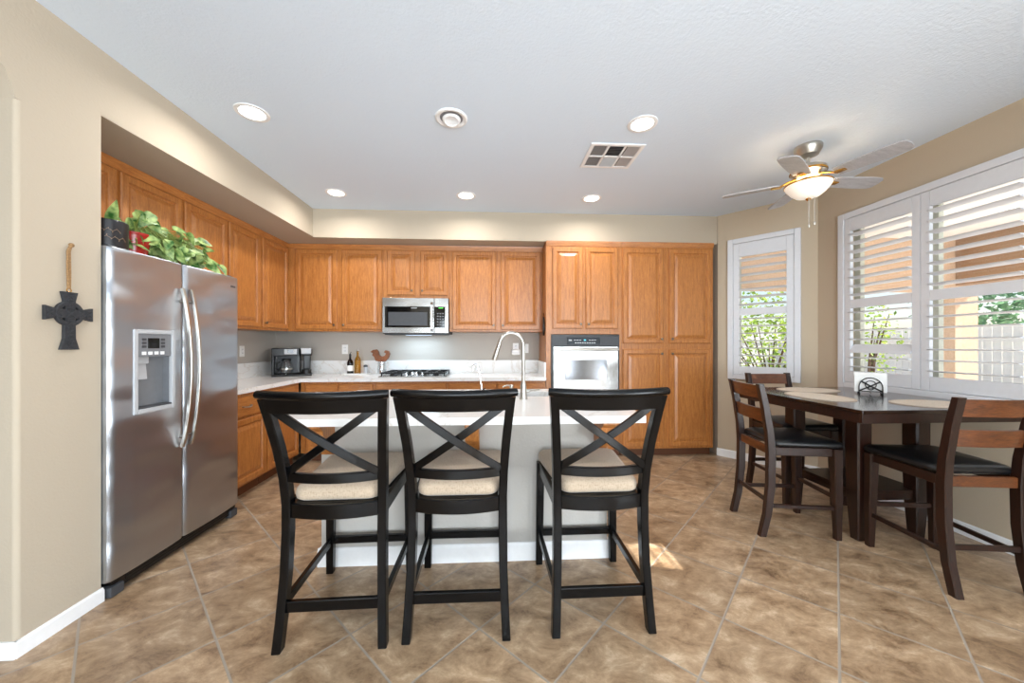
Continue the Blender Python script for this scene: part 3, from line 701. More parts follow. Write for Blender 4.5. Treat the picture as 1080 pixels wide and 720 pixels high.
# ------------------------------------------------------------------ island
def island():
    r = thing('kitchen_island', 'pale grey kitchen island base with white skirting below the quartz top', 'island', (0, 0, 0))
    x0, x1, y0 = -1.0, .70, 2.165
    b = MB(); b.box(x0, x1, y0, y0 + .10, 0, .873, .003, 1); b.box(x0, x0 + .1, y0 + .1, 2.36, 0, .873); b.box(x1 - .1, x1, y0 + .1, 2.36, 0, .873); b.build('front_wall', M['island'], r)
    c = MB(); c.box(x0 + .02, x1 - .02, 2.37, 2.39, .1, .873); c.box(x0 + .02, x0 + .04, 2.39, 2.98, .1, .873); c.box(x1 - .04, x1 - .02, 2.39, 2.98, .1, .873); c.box(x0 + .04, x1 - .04, 2.39, 2.98, .1, .12); c.box(x0 + .04, x1 - .04, 2.96, 2.98, .12, .873); c.build('cabinet_body', M['cab'], r)
    k = MB(); k.box(x0 + .04, x1 - .04, 2.38, 2.92, 0, .1); k.build('toe_kick', M['cab_in'], r)
    s = MB(); s.prism([(0, 0), (-.016, 0), (-.016, .085), (-.006, .105), (0, .105)], 'x', x0 - .016, x1 + .016)
    for v in s.bm.verts: v.co = Vector((v.co.x, y0 + v.co.y, v.co.z))
    s.box(x0 - .016, x0, y0, 2.36, 0, .1, .003); s.box(x1, x1 + .016, y0, 2.36, 0, .1, .003)
    s.build('skirting', M['white'], r)
    for xc in (-.96, -.115, .655):
        p = [(y0, .873), (y0 - .19, .873), (y0 - .19, .845), (y0 - .165, .83)]
        for i in range(9):
            t = i / 8; p.append((y0 - .150 + .135 * t - .03 * sin(pi * t), .82 - .145 * t - .028 * sin(2 * pi * t)))
        p += [(y0, .65)]
        q = MB(); q.prism(p, 'x', xc - .038, xc + .038); q.build('corbel', M['cab'], r)
    # kitchen-side doors
    for i in range(4):
        q = MB(Matrix.Translation((x1 - .03 - i * .41, 2.98, 0)) @ Matrix.Rotation(pi, 4, 'Z')); panel_door(q, 0, .39, .12, .85, 0); q.build('door', M['cab'], r, 24)
    # top with a sink cut-out
    t = thing('island_worktop', 'white quartz island top with clipped corner and sink cut-out', 'worktop', (0, 0, 0))
    X0, X1, Y0, Y1, zt0, zt1 = -1.11, .82, 1.885, 3.04, .875, .914
    sx0, sx1, sy0, sy1 = -.16, .56, 2.60, 2.86
    b = MB()
    b.prism([(X0 + .12, Y0), (X1, Y0), (X1, sy0), (X0, sy0), (X0, Y0 + .12)], 'z', zt0, zt1)
    b.box(X0, sx0, sy0, sy1, zt0, zt1); b.box(sx1, X1, sy0, sy1, zt0, zt1); b.box(X0, X1, sy1, Y1, zt0, zt1)
    b.build('slab', M['quartz'], t)
    k = thing('sink', 'undermount stainless sink in the island top behind the tall faucet', 'sink', (0, 0, 0))
    b = MB(); zb = .70
    o_ = [(sx0 - .012, sy0 - .012), (sx1 + .012, sy0 - .012), (sx1 + .012, sy1 + .012), (sx0 - .012, sy1 + .012)]
    i_ = [(sx0, sy0), (sx1, sy0), (sx1, sy1), (sx0, sy1)]; n_ = [(sx0 + .02, sy0 + .02), (sx1 - .02, sy0 + .02), (sx1 - .02, sy1 - .02), (sx0 + .02, sy1 - .02)]
    b.loft([[(x, y, zb - .004) for x, y in o_], [(x, y, zt0 - .001) for x, y in o_], [(x, y, zt0 - .001) for x, y in i_], [(x, y, zb + .03) for x, y in i_], [(x, y, zb + .004) for x, y in n_]])
    b.build('basin', M['steel_x'], k)
    b = MB(); b.lathe([(.045, 0), (.045, .004), (.03, .004), (.028, .001)], ((sx0 + sx1) / 2, (sy0 + sy1) / 2, zb + .004)); b.build('drain', M['chrome'], k)
M['island'] = paint('island_paint', rgb(186, 181, 174), 60, 0.25)
island()
ZI = .914
def faucet():
    x, y = .214, 2.49
    r = thing('kitchen_faucet', 'tall brushed nickel gooseneck faucet with pull-down spray head', 'faucet', (x, y, ZI))
    b = MB(); b.lathe([(.03, 0), (.03, .006), (.025, .012), (.023, .05), (.021, .09), (.0155, .12)]); b.build('base', M['nickel'], r)
    pts = [(0, 0, .1), (0, 0, .37)]
    for i in range(1, 15):
        a = pi * .93 * i / 14; pts.append((-.083 + .083 * cos(a), .02 * i / 14, .37 + .088 * sin(a)))
    b = MB(); b.tube(pts, .0125, 12); b.build('spout', M['nickel'], r)
    e = Vector(pts[-1]); d = (e - Vector(pts[-2])).normalized()
    b = MB(); b.tube([e, e + d * .02, e + d * .03, e + d * .10, e + d * .125], [.0135, .0135, .015, .019, .017], 12); b.build('spray_head', M['nickel'], r)
    b = MB(); b.tube([(.02, 0, .055), (.045, 0, .058)], .011, 10); b.tube([(.045, 0, .058), (.065, -.01, .062), (.11, -.03, .07)], [.007, .006, .005], 8); b.build('lever', M['nickel'], r)
faucet()
def small_tap():
    r = thing('water_tap', 'slim chrome filtered-water tap left of the tall faucet', 'faucet', (-.082, 2.70, ZI))
    b = MB(); b.lathe([(.017, 0), (.017, .008), (.011, .02), (.010, .05), (.006, .07)]); b.build('base', M['chrome'], r)
    pts = [(0, 0, .06), (-.012, .0, .15), (-.028, .0, .21)] + [(-.044 + .016 * cos(a), .0, .216 + .016 * sin(a)) for a in (.3, .9, 1.57, 2.2, 2.8, 3.3)] + [(-.064, 0, .185)]
    b = MB(); b.tube(pts, .0048, 8); b.build('spout', M['chrome'], r)
    b = MB(); b.tube([(.008, 0, .04), (.03, 0, .05)], .004, 8); b.build('lever', M['black_plastic'], r)
    r = thing('soap_dispenser', 'short nickel soap dispenser pump beside the tall faucet', 'soap dispenser', (.135, 2.56, ZI))
    b = MB(); b.lathe([(.02, 0), (.02, .006), (.013, .012), (.012, .05), (.006, .055), (.006, .075)]); b.build('base', M['nickel'], r)
    b = MB(); b.lathe([(.012, .07), (.0135, .075), (.0135, .092), (.004, .095)]); b.tube([(0, 0, .084), (-.03, 0, .088), (-.055, 0, .082), (-.062, 0, .074)], .0055, 8); b.build('pump_head', M['nickel'], r)
small_tap()

# ------------------------------------------------------------------ appliances on the back wall
def microwave():
    x0, x1, y0, z0, z1 = -1.272, -.515, 4.235, 1.412, 1.828
    r = thing('microwave', 'stainless over-the-range microwave above the cooktop', 'microwave', (x0, y0, 0)); w = x1 - x0
    b = MB(); b.box(0, w, .03, YB - y0 - E, z0, z1, .003); b.build('body', M['dark_grey'], r)
    b = MB(); b.box(0, w * .782, 0, .03, z0 + .006, z1, .006); d = b.build('door', M['steel_x'], r)
    b = MB(); b.box(.03, w * .742, -.004, .002, z0 + .072, z1 - .10, .004); b.build('window', M['black_gloss'], d)
    b = MB(); b.box(.07, w * .68, -.0055, -.003, z0 + .095, z1 - .165, .002); b.build('screen', M['dark_grey'], d)
    b = MB(); b.box(.33, .395, -.0056, -.0036, z1 - .122, z1 - .114); b.build('badge', M['light_grey'], d)
    b = MB(); b.sweep([(w * .752, -.002, z0 + .03), (w * .752, -.03, z0 + .06), (w * .752, -.036, z0 + .2), (w * .752, -.03, z1 - .085), (w * .752, -.002, z1 - .055)], (.008, .014), up=(1, 0, 0)); b.build('handle', M['chrome'], d)
    b = MB(); b.box(w * .787, w, 0, .03, z0 + .006, z1, .006); c = b.build('control_panel', M['steel_x'], r)
    b = MB(); b.box(w * .792, w * .952, -.004, .002, z0 + .072, z1 - .10, .003); b.build('keypad', M['black_gloss'], c)
    b = MB()
    for i in range(3):
        for j in range(5): b.box(w * .83 + i * .03, w * .83 + i * .03 + .016, -.006, -.003, z0 + .10 + j * .032, z0 + .112 + j * .032)
    b.build('button', M['grey_plastic'], c)
    b = MB(); b.box(w * .855, w * .92, -.006, -.003, z1 - .122, z1 - .112); b.build('clock', M['led_green'], c)
    b = MB(); b.box(.02, w - .02, .03, .3, z0 - .012, z0, .003); v = b.build('vent_grille', M['dark_grey'], r)
    b = MB(); b.box(w * .3, w * .7, .16, .24, z0 - .015, z0 - .011); b.build('task_lamp', emis('cool_task_lamp', rgb(210, 232, 255), 1.2), r)
    light('cooktop_light', 'AREA', (w / 2, .20, z0 - .02), 3.0, (.62, .82, 1.0), (0, 0, 0), r, shape='RECTANGLE', size=.46, size_y=.10)
microwave()
def oven():
    x0, x1, y0, z0, z1 = .667, 1.439, YF, .65, 1.400
    r = thing('wall_oven', 'built-in stainless wall oven with black control panel', 'oven', (x0, y0, 0)); w = x1 - x0
    b = MB(); b.box(.015, w - .015, .002, .54, z0 + .01, z1 - .01); b.build('body', M['dark_grey'], r)
    b = MB(); b.box(-.006, w + .006, -.016, .0, z0, z1, .003); b.build('surround', M['black_plastic'], r)
    b = MB(); b.loft([[(.012, -.018, 1.275), (w - .012, -.018, 1.275), (w - .012, -.018, 1.378), (.012, -.018, 1.378)], [(.012, -.036, 1.278), (w - .012, -.036, 1.278), (w - .012, -.022, 1.376), (.012, -.022, 1.376)]]); c = b.build('control_panel', M['dark_grey'], r)
    b = MB(); b.loft([[(.17, -.034, 1.286), (.55, -.034, 1.286), (.55, -.0225, 1.368), (.17, -.0225, 1.368)], [(.17, -.0375, 1.286), (.55, -.0375, 1.286), (.55, -.0255, 1.368), (.17, -.0255, 1.368)]]); b.build('display', M['black_gloss'], c)
    b = MB()
    for k in range(9): b.box(.26 + k * .027, .278 + k * .027, -.040, -.034, 1.300, 1.312)
    for k in range(3): b.box(.25 + k * .03, .272 + k * .03, -.036, -.03, 1.333, 1.341); b.box(.42 + k * .03, .442 + k * .03, -.036, -.03, 1.333, 1.341)
    b.box(.19, .225, -.037, -.03, 1.328, 1.344)
    b.build('button', M['light_grey'], c)
    b = MB(); b.box(.363, .387, -.036, -.029, 1.33, 1.345); b.build('clock', M['led_blue'], c)
    b = MB(); zs = [z0 + .02 + (1.262 - z0 - .02) * i / 8 for i in range(9)]
    b.loft([[(.018, -.017, z), (w - .018, -.017, z), (w - .018, -.040 - .0 * z, z), (w / 2, -.046, z), (.018, -.040, z)] for z in zs])
    d = b.build('door', M['steel_x'], r)
    b = MB(); b.box(.15, w - .15, -.0505, -.044, .89, 1.115, .002); b.build('window', M['oven_glass'], d)
    b = MB(); b.tube([(.03, -.085, 1.232), (w - .03, -.085, 1.232)], .013, 12); b.tube([(.06, -.04, 1.232), (.06, -.085, 1.232)], .009, 8); b.tube([(w - .06, -.04, 1.232), (w - .06, -.085, 1.232)], .009, 8)
    b.build('handle', M['nickel'], d)
M['oven_glass'] = plain('mirrored_oven_glass', rgb(128, 130, 134), 0.12, 0.9, noise=0.03)
oven()
def cooktop():
    x0, x1, y0, y1 = -1.275, -.515, 4.09, 4.59
    r = thing('gas_cooktop', 'stainless gas cooktop with black cast grates on the back counter', 'cooktop', (x0, y0, CZ)); w = x1 - x0; d = y1 - y0
    b = MB(); b.box(0, w, 0, d, 0, .012, .005); b.build('tray', M['steel_x'], r)
    for (cx, cy, rr) in ((.14, .13, .045), (.14, .37, .038), (w - .14, .13, .038), (w - .14, .37, .045), (w / 2, .37, .05)):
        b = MB(); b.lathe([(rr, .012), (rr, .022), (rr * .8, .03), (rr * .3, .032), (.001, .032)], (cx, cy, 0), 18); b.build('burner', M['black_iron'], r)
    for (a, c) in ((.02, .26), (w - .26, w - .02)):
        b = MB()
        for yy in (.03, d / 2, d - .03): b.box(a, c, yy - .007, yy + .007, .036, .052, .003)
        for xx in (a + .007, (a + c) / 2, c - .007): b.box(xx - .007, xx + .007, .03, d - .03, .036, .052, .003)
        for xx in (a + .01, c - .01):
            for yy in (.04, d - .04): b.box(xx - .007, xx + .007, yy - .007, yy + .007, .011, .04)
        b.build('grate', M['black_iron'], r)
    b = MB(); a, c = w / 2 - .11, w / 2 + .11
    for yy in (.25, d - .03): b.box(a, c, yy - .007, yy + .007, .036, .052, .003)
    for xx in (a + .007, w / 2, c - .007): b.box(xx - .007, xx + .007, .25, d - .03, .036, .052, .003)
    for xx in (a + .01, c - .01):
        for yy in (.26, d - .04): b.box(xx - .007, xx + .007, yy - .007, yy + .007, .011, .04)
    b.build('grate', M['black_iron'], r)
    for k, (kx, ky) in enumerate(((-.085, .07), (-.03, .13), (.03, .07), (.085, .13), (0, .2))):
        b = MB(); b.lathe([(.02, .012), (.02, .018), (.016, .02), (.0145, .045), (.001, .046)], (w / 2 + kx, ky, 0), 16); b.build('knob', M['chrome'], r)
cooktop()
def coffee():
    r = thing('coffee_maker', 'black dual drip and single-serve coffee maker in the counter corner', 'coffee maker', (-2.36, 4.40, CZ), radians(24))
    b = MB(); b.box(-.20, .20, -.13, .13, 0, .022, .008); b.box(-.20, .075, .02, .13, .022, .27, .012); b.box(.105, .18, .0, .12, .022, .25, .012); b.box(-.20, -.175, -.12, .03, .02, .24, .006); b.build('body', M['black_plastic'], r)
    b = MB(); b.box(-.15, .04, .012, .022, .03, .225, .003); b.build('back_plate', M['dark_grey'], r)
    b = MB(); b.box(-.20, .075, -.135, .13, .235, .325, .012); b.build('brew_head', M['black_plastic'], r)
    b = MB(); b.box(-.075, .05, -.139, -.132, .255, .315, .003); k = b.build('control_panel', M['light_grey'], r)
    b = MB(); b.box(-.04, .018, -.141, -.138, .272, .308, .001); b.build('display', M['black_gloss'], k)
    b = MB(); b.box(.085, .20, -.125, .13, .235, .318, .012); h = b.build('pod_head', M['black_plastic'], r)
    b = MB(); b.box(.09, .195, -.128, .05, .258, .325, .008); b.build('pod_lid', M['light_grey'], h)
    b = MB(); b.lathe([(.05, .0), (.062, .02), (.068, .06), (.062, .11), (.045, .145), (.04, .155)], (-.06, -.055, .024)); c = b.build('carafe', M['clear'], r)
    b = MB(); b.lathe([(.042, .15), (.046, .156), (.046, .172), (.02, .18), (.001, .18)], (-.06, -.055, .024)); b.build('carafe_lid', M['black_plastic'], c)
    b = MB(); b.lathe([(.066, .052), (.0695, .052), (.0695, .066), (.066, .066)], (-.06, -.055, .024), cap=False); b.build('carafe_glint_band', M['nickel'], c)  # nickel put here for the silver highlight on the glass
    b = MB(); b.tube([(-.12, -.08, .165), (-.16, -.10, .16), (-.165, -.102, .10), (-.13, -.085, .06)], .009, 8); b.build('carafe_handle', M['black_plastic'], c)
    b = MB(); b.lathe([(.05, 0), (.052, .05), (.03, .055), (.03, .06)], (.143, -.06, .022)); b.build('cup_rest', M['black_plastic'], r)
coffee()
# bottle tray and condiments
t = thing('condiment_tray', 'small white tray under the oil bottles on the back counter', 'tray', (-1.66, 4.50, CZ))
b = MB(); b.box(-.16, .16, -.045, .045, 0, .006, .003); b.build('tray_base', M['outlet'], t)
b = MB()
for (x0, x1, y0, y1) in ((-.16, .16, -.045, -.040), (-.16, .16, .040, .045), (-.16, -.155, -.04, .04), (.155, .16, -.04, .04)): b.box(x0, x1, y0, y1, .003, .016, .001)
b.build('rim', M['outlet'], t)
def bottle(x, h, rad, mat, label, capm):
    r = thing('oil_bottle', label, 'bottle', (x, 4.50, CZ + .0065), 0, 'condiment bottles on the tray')
    b = MB(); b.lathe([(rad * .95, 0), (rad, .006), (rad, h * .55), (rad * .8, h * .64), (rad * .36, h * .74), (rad * .34, h * .9), (rad * .42, h * .91), (rad * .42, h * .93)], seg=18); b.build('bottle_body', M[mat], r)
    b = MB(); b.lathe([(rad * .3, h * .93), (rad * .34, h * .96), (rad * .2, h), (.001, h)], seg=12); b.tube([(0, 0, h * .98), (.006, 0, h * 1.05), (.016, 0, h * 1.08)], .0035, 6); b.build('pourer', M[capm], r)
    if mat == 'vinegar':
        b = MB(); b.lathe([(rad * 1.01, h * .15), (rad * 1.01, h * .42)], seg=18, cap=False); b.build('bottle_label', M['paper'], r)
bottle(-1.735, .25, .036, 'vinegar', 'dark brown bottle with a pale label on the white tray', 'black_plastic')
bottle(-1.645, .30, .036, 'oil', 'tall clear bottle of golden oil on the white tray', 'nickel')
r = thing('salt_shaker', 'small steel shaker at the right end of the white tray', 'shaker', (-1.55, 4.50, CZ + .0065))
b = MB(); b.lathe([(.026, 0), (.027, .004), (.024, .085)], seg=18); b.build('shaker_body', M['light_grey'], r)
b = MB(); b.lathe([(.0245, .085), (.026, .09), (.022, .108), (.001, .114)], seg=18); b.build('lid', M['dark_grey'], r)
r = thing('glass_jar', 'clear glass jar holding the carved rooster next to the cooktop', 'jar', (-1.355, 4.50, CZ))
b = MB(); b.lathe([(.04, 0), (.05, .01), (.054, .07), (.046, .12), (.046, .15), (.043, .15), (.043, .12), (.05, .07), (.046, .012), (.001, .012)], seg=20); b.build('jar_body', M['clear'], r)
r = thing('carved_rooster', 'brown carved wooden rooster on a stick, standing in the glass jar', 'ornament', (-1.355, 4.50, CZ + .0125))
b = MB(); b.tube([(-.02, 0, 0), (-.012, 0, .16)], .009, 8); b.build('stick', M['rooster'], r)
ro = [(-.075, .155), (-.02, .14), (.045, .145), (.085, .19), (.10, .24), (.085, .275), (.045, .285), (.03, .262), (.055, .245), (.04, .215), (.0, .205), (-.03, .225), (-.038, .265), (-.06, .295), (-.105, .29), (-.135, .265), (-.105, .25), (-.115, .225), (-.09, .20)]
b = MB(); b.loft([[(x * .97 + .0, -.018, (z - .22) * .94 + .22) for x, z in ro], [(x, -.009, z) for x, z in ro], [(x, .009, z) for x, z in ro], [(x * .97, .018, (z - .22) * .94 + .22) for x, z in ro]]); b.build('rooster_body', M['rooster'], r)

def outlet(x, z, label, w=.075, h=.118, axis='y', plug=False, y=YB, slots=True):
    r = thing('wall_outlet', label, 'outlet', (x, y, z), 0 if axis == 'y' else R90, 'white outlet and switch plates')
    b = MB(); b.box(-w / 2, w / 2, -.007, -.0005, -h / 2, h / 2, .003); b.build('cover_plate', M['outlet'], r)
    b = MB(); b.box(-w * .22, w * .22, -.0095, -.0065, -h * .3, h * .3, .003); k = b.build('socket', M['white'], r)
    if slots:
        b = MB()
        for zz in (-.02, .02):
            b.box(-.008, -.005, -.0098, -.009, zz - .006, zz + .006); b.box(.005, .008, -.0098, -.009, zz - .006, zz + .006)
        b.build('slot', M['dark_grey'], k)
    return r
outlet(-1.86, 1.225, 'white outlet on the back wall above the oil bottles')
outlet(.30, 1.245, 'white outlet with a plugged-in adapter behind the tall faucet')
outlet(.43, 1.235, 'white switch plate on the back wall closest to the tall oven cabinet', slots=False)
outlet(XW, 1.215, 'white outlet on the left wall beside the coffee maker', axis='x', y=4.05)
r = thing('plug_adapter', 'round white plug-in adapter on the outlet behind the faucet', 'adapter', (.30, YB - .0105, 1.19))
b = MB(); b.box(-.055, .055, -.045, 0, -.04, .035, .016, 3); b.build('adapter_body', M['outlet'], r); b = MB(); b.box(-.05, .05, -.0465, -.044, -.005, -.002); b.build('seam', M['light_grey'], r)
# things hung on cabinet ends
r = thing('pot_holder', 'black oval pot holder hung on the side of the tall oven cabinet', 'pot holder', (.603, 4.17, 1.50))
b = MB(); b.loft([[(-x_, .045 * cos(a) * s, .11 * sin(a) * s - .0) for a in [2 * pi * k / 18 for k in range(18)]] for x_, s in ((.001, .9), (.004, 1), (.016, 1), (.02, .85))]); b.build('pad', M['black_plastic'], r)
b = MB(); b.tube([(-.008, 0, .105), (-.008, .012, .135), (-.008, 0, .155), (-.008, -.012, .135), (-.008, 0, .105)], .003, 6); b.build('loop', M['black_plastic'], r)
r = thing('intercom_panel', 'grey metal strip panel on the left wall right of the refrigerator', 'panel', (XW + .001, 3.335, 1.21))
b = MB(); b.box(0, .035, -.055, .055, -.19, .19, .008); b.build('panel_body', M['nickel'], r)
b = MB()
for k in range(5): b.tube([(.034, 0, -.14 + k * .07), (.037, 0, -.14 + k * .07)], .016, 12)
b.build('button', M['dark_grey'], r)

# ------------------------------------------------------------------ plants on the refrigerator
FT = 1.797
def leaf_mesh(b, base, dirv, L, Wd, droop, roll):
    d = Vector(dirv).normalized(); s = d.cross(Vector((0, 0, 1)))
    s = s.normalized() if s.length > 1e-3 else Vector((1, 0, 0)); n = s.cross(d).normalized()
    s = (s * cos(roll) + n * sin(roll)); n = s.cross(d).normalized()
    prof = [(0, .0), (.03, .55), (.16, .95), (.34, 1.0), (.56, .8), (.8, .4), (1, 0)]
    rows = []
    for t, w in prof:
        c = Vector(base) + d * L * t + Vector((0, 0, -1)) * droop * L * t * t
        rows.append((c - s * Wd * w * .5 + n * .12 * Wd * w, c, c + s * Wd * w * .5 + n * .12 * Wd * w))
    vs = [[b.v(q) for q in r_] for r_ in rows]
    for a, c in zip(vs, vs[1:]):
        for i in range(2): b.f([a[i], a[i + 1], c[i + 1], c[i]])
def plants():
    rnd = random.Random(21)
    px, py = -2.08, 2.20
    r = thing('pothos_plant', 'trailing green pothos in a red pot on top of the refrigerator', 'plant', (px, py, FT))
    b = MB(); b.lathe([(.055, 0), (.06, .004), (.08, .12), (.084, .125), (.084, .135), (.074, .135), (.07, .115), (.001, .115)]); b.build('pot', M['red_pot'], r)
    b = MB(); b.lathe([(.069, .115), (.06, .12), (.001, .122)]); b.build('soil', M['soil'], r)
    lv = MB(); st = MB()
    def broad_leaf(p, n, d, L, Wd):
        n = n.normalized(); d = (d - n * d.dot(n)).normalized(); sd = n.cross(d)
        prof = [(-.06, .45), (.0, .8), (.16, 1.0), (.34, .98), (.56, .76), (.8, .36), (1, 0)]
        rows = []
        for t, w in prof:
            c = Vector(p) + d * L * (t - .3) - n * L * .22 * t * t
            rows.append((c - sd * Wd * w * .5 + n * .10 * Wd * w, c, c + sd * Wd * w * .5 + n * .10 * Wd * w))
        vs = [[lv.v(q) for q in r_] for r_ in rows]
        for a, c in zip(vs, vs[1:]):
            for i in range(2): lv.f([a[i], a[i + 1], c[i + 1], c[i]])
    for i in range(120):
        yy = rnd.triangular(-.14, .56, .16); k = max(0, (yy - .08) / .4)
        xx = rnd.uniform(-.09, .10) + .07 * k
        zz = rnd.uniform(.06, .24) * (1 - .35 * k) if i % 3 else rnd.uniform(.04, .12)
        p = Vector((xx, yy, zz))
        st.tube([(0, .0, .118), (xx * .4, yy * .45, .16 + rnd.uniform(0, .05)), p], [.0035, .003, .002], 5)
        nn = Vector((.6 + rnd.gauss(0, .35), -.5 + rnd.gauss(0, .45), .45 + rnd.gauss(0, .35)))
        dd = Vector((rnd.uniform(.0, .6), .5 + rnd.gauss(0, .7), -.25 + rnd.gauss(0, .5)))
        broad_leaf(p, nn, dd, rnd.uniform(.065, .11), rnd.uniform(.045, .07))
    lv.build('foliage', M['pothos'], r, 80, kind='stuff'); st.build('stem', M['pothos_stem'], r)
    r = thing('planter', 'black pot with faint tan lettering on the near end of the refrigerator', 'plant pot', (-2.045, 2.03, FT))
    b = MB(); b.lathe([(.072, 0), (.078, .006), (.080, .145), (.077, .15), (.073, .145), (.07, .12), (.001, .12)], seg=32); b.build('pot', M['black_pot'], r)
    b = MB(); b.lathe([(.0695, .12), (.05, .124), (.001, .126)]); b.build('soil', M['soil'], r)
    b = MB()
    def scr(pts):
        q = [(.0808 * cos(radians(a)), .0808 * sin(radians(a)), z) for a, z in pts]; b.tube(q, .0011, 5)
    for z0, a0 in ((.095, -70), (.055, -52)):
        q = []
        for k in range(34):
            t = k * .55; q.append((a0 + k * 1.9 + 3.2 * sin(t * 2), z0 + .011 * sin(t) * (1 + .5 * sin(k * .7))))
        scr(q)
    b.build('lettering', M['gold_ink'], r)
    b = MB(); leaf_mesh(b, (.01, .0, .135), (.3, -.15, .55), .16, .05, .1, .3); leaf_mesh(b, (.0, .02, .13), (-.1, .5, .6), .10, .045, .2, -.3); b.build('leaf', M['pothos'], r, 80)
    s = MB(); s.tube([(0, 0, .12), (.01, 0, .136)], .003, 5); s.tube([(0, .01, .12), (0, .02, .131)], .003, 5); s.build('stem', M['pothos_stem'], r)
plants()

# ------------------------------------------------------------------ celtic cross on the wall
def cross():
    y, z = 1.777, 1.437
    r = thing('celtic_cross', 'dark grey celtic cross hanging from a jute cord on the left wall', 'cross', (XS + .004, y, z))
    b = MB()
    R0 = .020
    out = [(-R0, R0), (-.022, .062), (-.031, .100), (.031, .100), (.022, .062), (R0, R0), (.058, .022), (.094, .032), (.094, -.032), (.058, -.022), (R0, -R0), (.022, -.115), (.036, -.166), (-.036, -.166), (-.022, -.115), (-R0, -R0), (-.058, -.022), (-.094, -.032), (-.094, .032), (-.058, .022)]
    b.prism(out, 'x', 0, .015); b.build('cross_body', M['dark_metal'], r)
    b = MB(); n = 32
    b.loft([[(x, q * cos(2 * pi * k / n), q * sin(2 * pi * k / n)) for k in range(n)] for x, q in ((.002, .058), (.002, .040), (.013, .040), (.016, .043), (.016, .055), (.013, .058))], wrap=True); b.build('ring', M['dark_metal'], r)
    b = MB()
    def knot(cx, cz, s):
        b.tube([(.0155, cx + s * sin(2 * t), cz + s * 1.5 * cos(t)) for t in [2 * pi * k / 24 for k in range(25)]], .0025, 5)
    knot(0, 0, .016)
    for q in (.045, .076): knot(q, 0, .011); knot(-q, 0, .011)
    for q in (.046, .08, -.046, -.082, -.118, -.148): knot(0, q, .011)
    b.build('knotwork', M['dark_metal'], r)
    b = MB(); b.loft([[(.008 + .002 * cos(u), (.009 + .002 * sin(u)) * cos(t), .108 + (.009 + .002 * sin(u)) * sin(t)) for u in [2 * pi * k / 6 for k in range(6)]] for t in [2 * pi * k / 16 for k in range(16)]], wrap=True); b.build('hanging_ring', M['brass'], r)
    b = MB()
    for s in (-1, 1): b.tube([(.008, s * .003, .115), (.007, s * .005, .19), (.006, s * .004, .29), (.007, .008 + s * .002, .318)], .0042, 6)
    b.sphere((.009, .009, .32), .010); b.build('cord', M['rope'], r)
cross()

# ------------------------------------------------------------------ counter stools
def rect(cx, cy, z, a, d): 
    c = min(a, d) * .2
    return [(cx - a + c, cy - d, z), (cx + a - c, cy - d, z), (cx + a, cy - d + c, z), (cx + a, cy + d - c, z), (cx + a - c, cy + d, z), (cx - a + c, cy + d, z), (cx - a, cy + d - c, z), (cx - a, cy - d + c, z)]
def cushion(b, pts_fn, z0, z1, dome, n=14):
    """soft pad: pts_fn(s) gives the outline scaled by s"""
    rings = []
    h = z1 - z0
    for s, z in ((.93, z0), (.985, z0 + h * .18), (1.0, z0 + h * .45), (.985, z0 + h * .75), (.94, z0 + h * .95), (.86, z1 + dome * .25), (.6, z1 + dome * .7), (.3, z1 + dome * .95), (.02, z1 + dome)):
        rings.append([(x, y, z) for x, y in pts_fn(s)])
    b.loft(rings)
def rrect(wf, wb, yf, yb, rad=.05, n=5):
    """rounded trapezoid outline function (front half-width wf at yf, back wb at yb)"""
    cs = [((wf - rad, yf - rad), 0), ((-wf + rad, yf - rad), 90), ((-wb + rad, yb + rad), 180), ((wb - rad, yb + rad), 270)]
    cy = (yf + yb) / 2
    def fn(s):
        out = []
        for (cx, cyy), a0 in cs:
            for k in range(n + 1):
                a = radians(a0 + 90 * k / n); x = cx + rad * cos(a); y = cyy + rad * sin(a)
                m = max(abs(x), abs(y - cy)); inset = (1 - s) * .22
                f = max(.0, 1 - inset / .22) if s < .5 else 1
                out.append((x * s, cy + (y - cy) * s))
        return out
    return fn
